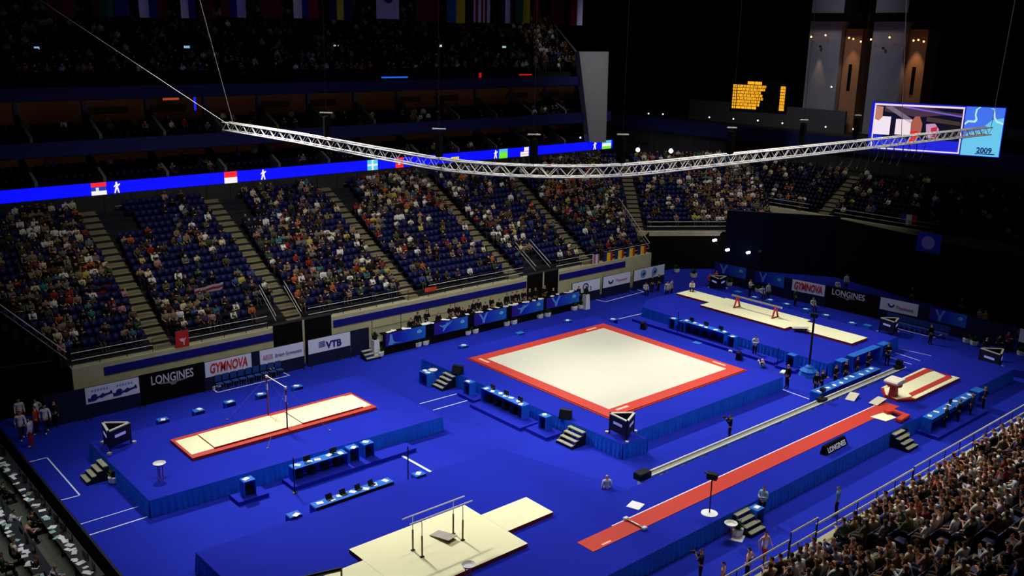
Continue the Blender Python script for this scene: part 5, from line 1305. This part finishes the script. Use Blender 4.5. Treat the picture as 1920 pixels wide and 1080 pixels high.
def mast(loc, h, label, base=True, cam_=True, rb=.3):
    t = thing('camera_mast', label, 'camera stand', loc)
    MB().tube([(0, 0, 0), (0, 0, h)], .035 if h < 4 else .09, 6).build('pole', M['blackp'], t)
    if base: MB().lathe((0, 0, 0), [(rb, 0), (rb, .04), (.06, .07)], 14).build('round_base', M['paper'] if rb > .35 else M['blackp'], t)
    if cam_: MB().box((0, 0, h), (.34, .5, .3), .4).build('camera_body', M['blackp'], t); MB().tube([(0, .2, h), (.1, .5, h)], .06, 8).build('lens', M['blackp'], t)
    return t
mast((-18.95, 5.0, 0), 2.05, 'slim black pole standing at the high bar podium skirt', rb=.15, cam_=False)
MBx = mast((-13.5, 2.3, 0), 2.1, 'slim black pole at the thick white floor line', rb=.12, cam_=False)
mast(G(1270, 628, 0), 2.0, 'slim black pole before the beam judges desks', rb=.12, cam_=False); mast(G(1457, 690, 0), 1.6, 'slim black double microphone pole right of the cameraman', rb=.12, cam_=False)
mast(G(1330, 963, P), 2.05, 'black camera on a pole with white round base beside the runway', rb=.42)
t = mast((19.15, -1.95, 0), 4.6, 'tall black camera mast before the beam podium with draped foot', rb=.2)
MB().lathe((0, 0, 0), [(.72, 0), (.62, .3), (.66, .38), (.34, .6), (.3, .7), (.06, .85)], 9).build('blue_foot_drape', M['tablecloth'], t)
for px, py, lab in ((1340, 451, 'bright twin floodlight on a stand under the corner block, left'), (1364, 469, 'bright twin floodlight under the corner block, middle'), (1403, 474, 'bright twin floodlight under the corner block, right')):
    p = hit(px, py, (.51, .86, 0), 38.2); t = thing('floodlight', lab, 'floodlight', p)
    for s in (-1, 1): MB().lathe((s*.14, 0, -.1), [(.05, 0), (.13, .06), (.13, .2), (.05, .26)], 8).build('glowing_lamp', M['lamp'], t)
    MB().tube([(0, 0, -.1), (0, 0, -p[2])], .03, 5).build('stand_pole', M['blackp'], t)
p = hit(1425, 472, (.51, .86, 0), 38.2); t = thing('floodlight', 'unlit grey floodlight on a stand right of the bright ones', 'floodlight', p); MB().lathe((0, 0, -.1), [(.05, 0), (.2, .06), (.2, .2), (.05, .26)], 8).build('lamp_head', M['darkconc'], t); MB().tube([(0, 0, -.1), (0, 0, -p[2])], .03, 5).build('stand_pole', M['blackp'], t)

# ------------------------------------------------------------------ camera track along the vault
t = thing('camera_track', 'long silver camera rail track running parallel to the vault runway', 'camera track', (-4.6, -6.62, 0))
for s in (-.22, .22): MB().tube([(0, s, .93), (28.6, s, .93)], .045, 6).build('rail', M['paintsteel'], t)
MB().bx(0, 28.6, -.2, .2, .78, .88).build('track_bed', mat('track_grey', (140, 140, 120), .6), t)
MB().bx(-.5, 28.6, -.34, -.28, .5, .62).build('side_cable_tray', M['paintsteel'], t)
for k in range(16): MB().add([(k*1.85+.1, -.3, 0), (k*1.85+.2, -.3, 0), (k*1.85+.2, .3, 0), (k*1.85+.1, .3, 0), (k*1.85+.1, -.2, .8), (k*1.85+.2, -.2, .8), (k*1.85+.2, .2, .8), (k*1.85+.1, .2, .8)], [(3, 2, 1, 0), (4, 5, 6, 7), (0, 1, 5, 4), (1, 2, 6, 5), (2, 3, 7, 6), (3, 0, 4, 7)]).build('trestle', M['paintsteel'], t)
MB().box((.2, .0, 1.05), (.9, .55, .4)).build('end_box', M['blackp'], t, bevel=.03)
t = thing('track_camera', 'black robotic camera dolly at the far end of the rail track', 'camera', (23.4, -6.62, .97)); MB().box((0, 0, .12), (.7, .5, .2)).build('dolly', M['blackp'], t); MB().box((0, 0, .4), (.3, .4, .35)).build('camera_head', M['blackp'], t)
t = thing('track_camera', 'small camera carriage on the track beside the standing officials', 'camera', (13.2, -6.62, .97)); MB().box((0, 0, .1), (.6, .5, .16)).build('dolly', M['darkmetal'], t); MB().tube([(0, 0, .15), (0, 0, .7)], .04, 6).build('column', mat('olive_metal', (96, 84, 44)), t); MB().box((0, 0, .75), (.3, .3, .22)).build('camera_head', M['blackp'], t)

# ------------------------------------------------------------------ flags and banners held in the stands
def cloth_flag(o, u, v, cols, label, vert=True, name='flag', w=1.6, h=1.0):
    t = thing(name, label, 'flag', o); u = Vector(u).normalized(); v = Vector(v).normalized(); n = u.cross(v)
    k = len(cols)
    for i, c in enumerate(cols):
        mb = MB(); K = 6
        for j in range(K):
            if vert: a0, a1, b0, b1 = w*(i+j/K)/k, w*(i+(j+1)/K)/k, 0, h
            else: a0, a1, b0, b1 = w*j/K, w*(j+1)/K, h*i/k, h*(i+1)/k
            f0, f1 = .05*math.sin(a0*6), .05*math.sin(a1*6)
            q = [u*a0+v*b0+n*f0, u*a1+v*b0+n*f1, u*a1+v*b1+n*f1, u*a0+v*b1+n*f0]; q2 = [p+n*.012 for p in q]
            mb.add(q+q2, [(0, 1, 2, 3), (7, 6, 5, 4), (0, 4, 5, 1), (2, 6, 7, 3)])
        mb.build('stripe', cm(c), t)
    return t
for i, px in enumerate((1134, 1155, 1176, 1197)):
    p = GY(px, 468, 23.0); cloth_flag((p[0], 23.05, 3.95), (1, 0, 0), (0, 0, -1), [(30, 40, 120), (225, 190, 40), (180, 40, 40)], 'blue yellow red tricolour on the far rail, %s from the left' % NB_[i], w=1.25, h=.95)
p = GY(1112, 475, 23.0); cloth_flag((p[0], 23.05, 4.0), (1, 0, 0), (0, 0, -1), [(190, 170, 190), (150, 90, 110), (200, 190, 205), (150, 90, 110)], 'pale striped flag draped over the far rail beside the tricolours', w=.9, h=1.4)
sl = (0, .8, .348)
def on(px, py):
    n = (0, -.435, 1); return hit(px, py, n, 3.1-.435*23.25+.75)
p = on(158, 545); cloth_flag(p, (1, 0, 0), (0, .3, -.9), [(20, 18, 18), (160, 30, 28), (214, 170, 40)], 'black red gold flag held up in the left block of far seats, larger', vert=False, w=1.5, h=.8)
p = on(187, 533); cloth_flag(p, (1, 0, .15), (0, .3, -.9), [(20, 18, 18), (160, 30, 28), (214, 170, 40)], 'black red gold flag held up near the left aisle, smaller', vert=False, w=.8, h=.6)
p = on(365, 543); cloth_flag(p, (1, 0, .1), (0, .3, -.9), [(200, 195, 205), (170, 40, 50), (200, 195, 205), (170, 40, 50)], 'red and white cross flag spread over spectators in the second block', vert=False, w=2.2, h=.8)
p = on(815, 383); cloth_flag(p, (1, 0, .0), (0, .3, -.9), [(170, 60, 75), (190, 110, 120)], 'pinkish red flag lying near the aisle in the far seats', vert=False, w=1.2, h=.4)
p = on(885, 452); cloth_flag(p, (1, 0, .0), (0, .3, -.9), [(180, 150, 170), (150, 40, 50), (30, 40, 110)], 'red white and blue flag held beside the right middle aisle', vert=False, w=1.0, h=.6)
p = GX(1690, 400, 50.2); cloth_flag(p, (0, -1, 0), (0, 0, -1), [(40, 50, 150), (225, 225, 230), (190, 40, 45)], 'french tricolour hanging from the end stand railing', w=1.7, h=1.1)
p = GX(1722, 434, 44.2); t = cloth_flag(p, (0, -1, 0), (0, 0, -1), [(34, 60, 190), (34, 60, 190)], 'blue banner with pale round emblem on the black drape wall', w=2.2, h=1.75, name='hanging_banner')
MB().prism([(0, 0)]*0 or [(-.62*math.cos(a), .62*math.sin(a)) for a in np.linspace(0, 2*PI, 20)[:-1]], 0, .02).build('round_emblem', mat('emblem_pale', (150, 150, 215)), t); e = kids(t)[-1]; e.rotation_euler = (PI/2, 0, -PI/2); e.location = (-.12, -1.1, -.85)
t = thing('cloth_banner', 'small red banner with pale mark hanging on the far rail', 'banner', (-17.5, 22.95, 3.0)); MB().bx(-.45, .45, -.05, 0, -.1, 1.25).build('red_cloth', cm((190, 44, 40)), t); MB().xz([(-.2, .7), (-.1, .5), (.05, .5), (.05, .25), (.12, .25), (.15, .55), (.25, .75), (.1, .68), (0, .75)], -.07, .02).build('pale_mark', cm((230, 190, 180)), t); MB().tube([(-.45, 0, 1.25), (.45, 0, 1.25)], .03, 5).build('top_bar', M['darkmetal'], t)

# ------------------------------------------------------------------ people on the floor
def fp(px, py, z=0): p = G(px, py, z); return (p[0], p[1], z)
WJ = (214, 212, 228)
person('stand', (-6.9, -6.35, 0), -.5, 'bald man in white shirt standing below the podium edge in mid floor', top=(205, 215, 232), legs=(22, 22, 34), hair=None, sleeve='long')
person('camera', fp(1367, 826), .8, 'man in black filming beside the rail track with camera', top=(16, 16, 20), legs=(18, 18, 24), hair=2)
person('hold', fp(1414, 668), 2.6, 'cameraman in white shirt and black vest by the beam platform', top=(200, 205, 215), legs=(14, 14, 18), hair=0)
person('stand', fp(1475, 728), 1.2, 'usher in long black clothes at the exercise podium corner', top=(12, 12, 14), legs=(12, 12, 14), hair=3, scale=1.05)
person('stand', fp(1567, 968), .3, 'woman in pale blue shirt and dark trousers before the near crowd', top=(80, 130, 175), legs=(20, 20, 44), hair=5)
person('camera', fp(1312, 1092), .7, 'man with camera in black waistcoat at the bottom edge', top=(40, 42, 40), legs=(18, 18, 22), hair=1, sleeve='short')
person('stand', fp(1352, 1118), .4, 'athlete with bare shoulders at the bottom edge, leftmost gymnast', top=(190, 60, 70), legs=(220, 220, 225), hair=0, sleeve='vest', skin=0)
person('hips', fp(1400, 1090), .2, 'athlete in dark navy singlet near the bottom edge', top=(18, 20, 52), legs=(18, 20, 52), hair=0, sleeve='vest', leg='trousers')
person('walk', fp(1431, 1057), 2.9, 'athlete in white vest and red shorts by the handrail', top=(225, 220, 225), legs=(205, 44, 34), hair=0, sleeve='vest', leg='shorts', shoe=(220, 170, 140))
person('hold', fp(1428, 968), 1.6, 'official in pale top seated height beside the bottom stairs desk', top=(150, 190, 200), legs=(20, 24, 40), hair=1)
p_ = fp(1425, 985); desk((p_[0], p_[1]+.3, 0), 0, 'white papers desk beside the bottom podium stairs')
for i, (px, py, po) in enumerate(((1551, 748, 'stand'), (1563, 744, 'hold'), (1580, 731, 'fold'), (1595, 722, 'stand'), (1616, 713, 'stand'), (1633, 703, 'fold'))):
    x, y, z = fp(px, py); person(po, (x, -4.5, 0), [2.6, 3.4, 3.1, 2.9, 3.3, 3.][i], 'official in dark suit behind the track side table, %s from left' % NB_[i], top=(20, 18, 30), legs=(16, 16, 24), hair=[4, 1, 2, 3, 1, 5][i], group='officials behind the track side table')
person('hold', fp(1662, 685), 2.4, 'dark clothed camera operator at the right end of the track side table', top=(26, 24, 30), legs=(20, 20, 24), hair=2, scale=1.05)
person('stand', fp(1743, 645), 2.8, 'person in black standing before the right row of chairs', top=(14, 14, 18), legs=(14, 14, 18), hair=0)
for i, (px, py) in enumerate(((1770, 806), (1795, 795), (1818, 783), (1842, 770))):
    person(['stand', 'fold', 'stand', 'hips'][i], fp(px, py), [.3, .1, .5, .2][i], 'official in dark clothes outside the vault judges table, %s from left' % NB_[i], top=(26, 28, 40), legs=(18, 18, 26), hair=[2, 1, 4, 3][i], group='officials outside the vault judges table')
person('stand', fp(1250, 560), 2.6, 'person in white shirt with dark trousers near the far mat end', top=(200, 200, 200), legs=(18, 18, 50), hair=1); person('stand', fp(1258, 556), 3.4, 'person with khaki top beside the white shirted one near the far mat', top=(170, 165, 140), legs=(20, 20, 60), hair=2)
person('sit_lean', fp(1297, 549, P), 2.2, 'person in white sitting at the far end of the beam mats', top=(226, 226, 228), legs=(40, 36, 44), hair=2, skin=0)
for i, (px, py, c) in enumerate(((1210, 545, (200, 200, 205)), (1222, 540, (30, 30, 36)), (1234, 538, (26, 26, 30)), (1330, 528, (190, 70, 50)), (1341, 531, (190, 80, 60)), (1405, 548, (205, 205, 205)), (1428, 552, (190, 200, 225)), (1439, 555, (190, 190, 180)), (1490, 566, (60, 70, 50)), (1523, 575, (190, 200, 190)))):
    q = fp(px, py+8); person(['sit', 'stand', 'hold'][i % 3] if c[0] > 100 else 'stand', q, 2.6+.3*(i % 3), 'team member in %s near the far boards, %s from left' % ('pale top' if min(c) > 150 else 'red top' if c[0] > 150 else 'dark top', NB_[i]), top=c, legs=(24, 24, 34), hair=i % 6)
for i, (px, py) in enumerate(((1569, 548), (1585, 545))): person('sit' if i == 0 else 'stand', (G(px, py, 0)[0], G(px, py, 0)[1], 0), 2.6, 'person in white behind the black lettered far board, %s one' % NB_[i], top=(215, 215, 222), legs=(60, 50, 70), hair=2)
person('stand', fp(1614, 527), 2.7, 'person in grey standing against the far drape wall', top=(120, 125, 112), legs=(50, 60, 60), hair=1, scale=1.1)
person('stand', fp(1707, 570), 2.6, 'dark clothed person behind the smile mark board', top=(20, 20, 30), legs=(16, 16, 26), hair=1); person('camera', fp(1745, 560), 2.6, 'person in white shirt filming at the drape wall', top=(200, 205, 195), legs=(22, 22, 26), hair=1)
for i, (px, py, c) in enumerate(((1799, 592, (30, 30, 44)), (1786, 612, (210, 215, 235)), (1832, 614, (190, 130, 120)), (1843, 618, (190, 160, 60)), (1872, 600, (90, 90, 90)), (1890, 598, (70, 66, 66)), (1908, 604, (110, 80, 80)), (1868, 655, (40, 60, 44)), (1886, 660, (100, 40, 70)), (1845, 672, (30, 30, 40)), (1905, 640, (120, 120, 120)))):
    person(['stand', 'sit_lean', 'hold'][i % 3], fp(px, py), 2.7, 'crew member at the right boards, %s from left, in %s' % (NB_[i], ['navy', 'pale blue', 'salmon', 'ochre', 'grey', 'charcoal', 'dull red', 'green', 'plum', 'black', 'light grey'][i]), top=c, legs=(22, 22, 28), hair=i % 6)
for px, py, rz_, sc_, lb in ((1367, 826, .8, 1., 'small black camera held by the man beside the rail track'), (1312, 1092, .7, 1., 'black camera held by the waistcoated man at the bottom edge'), (1745, 560, 2.6, 1., 'camera held by the person at the drape wall')):
    q = G(px, py, 0); d_ = np.array([-math.sin(rz_), math.cos(rz_), 0]); t = thing('handheld_camera', lb, 'camera', q+d_*.36+np.array([0, 0, 1.47]), rz_)
    MB().box((0, 0, .06), (.16, .1, .12)).build('body', M['blackp'], t); MB().tube([(0, .04, .06), (0, .2, .06)], .04, 8).build('lens', M['blackp'], t)
p = GY(797, 530, 23.0); cloth_flag((p[0], 23.05, 3.9), (1, 0, 0), (0, 0, -1), [(200, 74, 40), (190, 64, 40)], 'orange red cloth draped over the far rail above the second blue banner', w=1.2, h=.35)
# athletes in white jackets at the left
AT = [(60, 838, 'stand', WJ, (170, 36, 34)), (42, 825, 'walk', WJ, (22, 22, 40)), (70, 815, 'stand', (190, 60, 44), (24, 24, 30)), (88, 812, 'walk', WJ, (24, 24, 44)), (72, 800, 'hips', WJ, (24, 24, 40)), (40, 800, 'stand', WJ, (90, 24, 40)), (20, 776, 'stand', WJ, (24, 24, 30)), (8, 780, 'fold', (150, 180, 190), (24, 24, 30)), (30, 770, 'stand', (205, 205, 220), (24, 24, 36))]
for i, (px, py, po, c, l) in enumerate(AT):
    person(po, fp(px, py), .9+2.2*(i % 2), 'athlete in %s with %s trousers in the left group, %s nearest' % ('white team jacket' if min(c) > 180 else 'red top' if c[0] > 180 else 'pale teal jacket', 'red' if l[0] > 120 else 'wine' if l[0] > 60 else 'dark', NB_[i]), top=c, legs=l, hair=[0, 1, 2, 2, 0, 1, 0, 3, 2][i], shoe=(215, 215, 220), scale=1.08)
for i, (px, py, c) in enumerate(((46, 705, (70, 70, 72)), (57, 735, (190, 180, 170)), (105, 770, (40, 40, 48)))):
    person('stand', fp(px, py+30), 2.4, 'dim bystander in the dark left end passage, %s one' % NB_[i], top=c, legs=(20, 20, 24), hair=i)
person('stand', fp(384, 728), 2.9, 'two tone dark clothed official beside the left chairs', top=(16, 16, 20), legs=(14, 14, 16), hair=1); person('sit', (fp(487, 692)[0], 22.6-.5, 0.0), PI, 'dark clothed person seated on the left chairs', top=(20, 24, 20), legs=(18, 18, 20), hair=2)
for i, px in enumerate((606, 620, 630)): person('sit', (G(px, 672, 0)[0], G(px, 672, 0)[1], 0), PI, 'person in dark clothes crouching under the bank board, %s from left' % NB_[i], top=(26, 22, 30), legs=(18, 18, 22), hair=i)
for i, px in enumerate((1084, 1098)): person('stand', (G(px, 570, 0)[0], G(px, 570, 0)[1], 0), PI, 'dark suited person at the right end of the head table, %s one' % ('left', 'right')[i], top=(20, 20, 26), legs=(16, 16, 20), hair=i+1)

# ------------------------------------------------------------------ press area, bottom left
struct('floor', MB().bx(-48, -29.5, -20, 30, -.2, .0), mat('press_floor', (84, 90, 78), .9, var=.08))
def press_row(x, y0, y1, label, n):
    t = thing('press_desk', label, 'desk', (x, y0, 0))
    MB().bx(-.38, .38, 0, y1-y0, .72, .76).build('desk_top', mat('dark_desk', (40, 42, 46), .6), t); MB().bx(.34, .38, 0, y1-y0, .05, .72).build('modesty_panel', M['black'], t)
    for k in range(int((y1-y0)/2)+1): MB().bx(-.3, .3, k*2, k*2+.05, 0, .72).build('support', M['darkmetal'], t)
press_row(-30.1, 2.0, 19.5, 'long press desk directly behind the left barrier', 10); press_row(-31.7, 2.0, 17., 'second press desk row parallel to the barrier', 8)
rp = random.Random(9)
for r_, x in enumerate((-30.1, -31.7)):
    for k in range(15):
        y = 2.6+k*1.08
        if y > (19 if r_ == 0 else 16.5): continue
        if rp.random() < .75:
            m_ = thing('monitor', 'dark screen on the %s press desk, %s from the near end' % (('barrier', 'second')[r_], NB_[k]), 'monitor', (x+.12, y, .76), -PI/2+rp.uniform(-.3, .3))
            MB().box((0, 0, .27), (.48, .04, .34)).build('screen', M['blackp'], m_); MB().box((0, 0, .05), (.06, .05, .1)).build('stand', M['darkmetal'], m_); MB().box((0, 0, .008), (.24, .18, .015)).build('base', M['darkmetal'], m_)
        for j in range(3):
            q = MB().box((0, 0, .02), (rp.uniform(.2, .42), rp.uniform(.15, .3), rp.uniform(.01, .05))).build('paper_stack', [M['paper'], M['paper'], cm((150, 190, 180)), cm((120, 130, 110)), M['pot']][rp.randrange(5)])
            q.location = (x-.2+rp.uniform(-.12, .15), y+rp.uniform(-.5, .5), .745+.02); q.rotation_euler = (0, 0, rp.random()*3)
            tag(q, 'papers and notebooks scattered on the press desks', 'papers', 'press desk papers')
for i, (px, py, c, po) in enumerate(((20, 985, (205, 205, 215), 'sit_lean'), (28, 1040, (215, 205, 180), 'sit'), (62, 905+80, (30, 32, 34), 'sit'), (48, 1005, (190, 150, 140), 'sit_lean'), (95, 1090, (200, 195, 215), 'sit_lean'), (70, 1070, (40, 40, 42), 'sit'), (8, 930, (36, 38, 50), 'sit'), (5, 1065, (60, 64, 60), 'sit'))):
    q = G(px, py, .5); person(po, (q[0], q[1], 0), -PI/2+rp.uniform(-.4, .4), 'press worker in %s top at the left desks, %s listed outward from barrier' % (['white', 'cream', 'black', 'pinkish', 'pale lilac', 'charcoal', 'navy', 'grey green'][i], NB_[i]), top=c, legs=(24, 24, 28), hair=i % 6)
    ch_ = thing('chair', 'black press chair under the worker in %s top' % ['white', 'cream', 'black', 'pinkish', 'pale lilac', 'charcoal', 'navy', 'grey green'][i], 'chair', (q[0], q[1], 0), -PI/2); MB().box((0, .1, .4), (.44, .42, .05)).build('seat', M['black'], ch_); MB().box((0, -.17, .72), (.44, .04, .45)).build('backrest', M['black'], ch_); MB().tube([(0, .1, 0), (0, .1, .38)], .03, 5).build('stem', M['darkmetal'], ch_)
t = thing('side_pillar', 'pale grey concrete pillar at the left picture edge', 'pillar', G(12, 830, 0)+np.array((-2.0, 3.5, 0))); MB().bx(-.9, .6, 0, 1.2, 0, 4.9).build('shaft', mat('side_pillar_grey', (84, 88, 76), .9, var=.1), t)
MB().bx(-1.1, .8, -.1, 1.3, 4.9, 5.4).build('capital', mat('side_pillar_grey', (84, 88, 76)), t)
t = thing('boom_arm', 'black camera crane arm lying over the bottom edge of the mats', 'camera crane', G(565, 1084, 1.6)); e = G(640, 1067, 2.3)-G(565, 1084, 1.6)
MB().tube([(0, 0, 0), tuple(e)], .09, 6).build('arm', M['blackp'], t); MB().tube([tuple(e), (e[0], e[1], e[2]-1.1)], .04, 6).build('drop_post', mat('olive_metal', (96, 84, 44)), t); MB().tube([tuple(-e*1.6), (0, 0, 0)], .1, 6).build('rear_arm', M['blackp'], t)
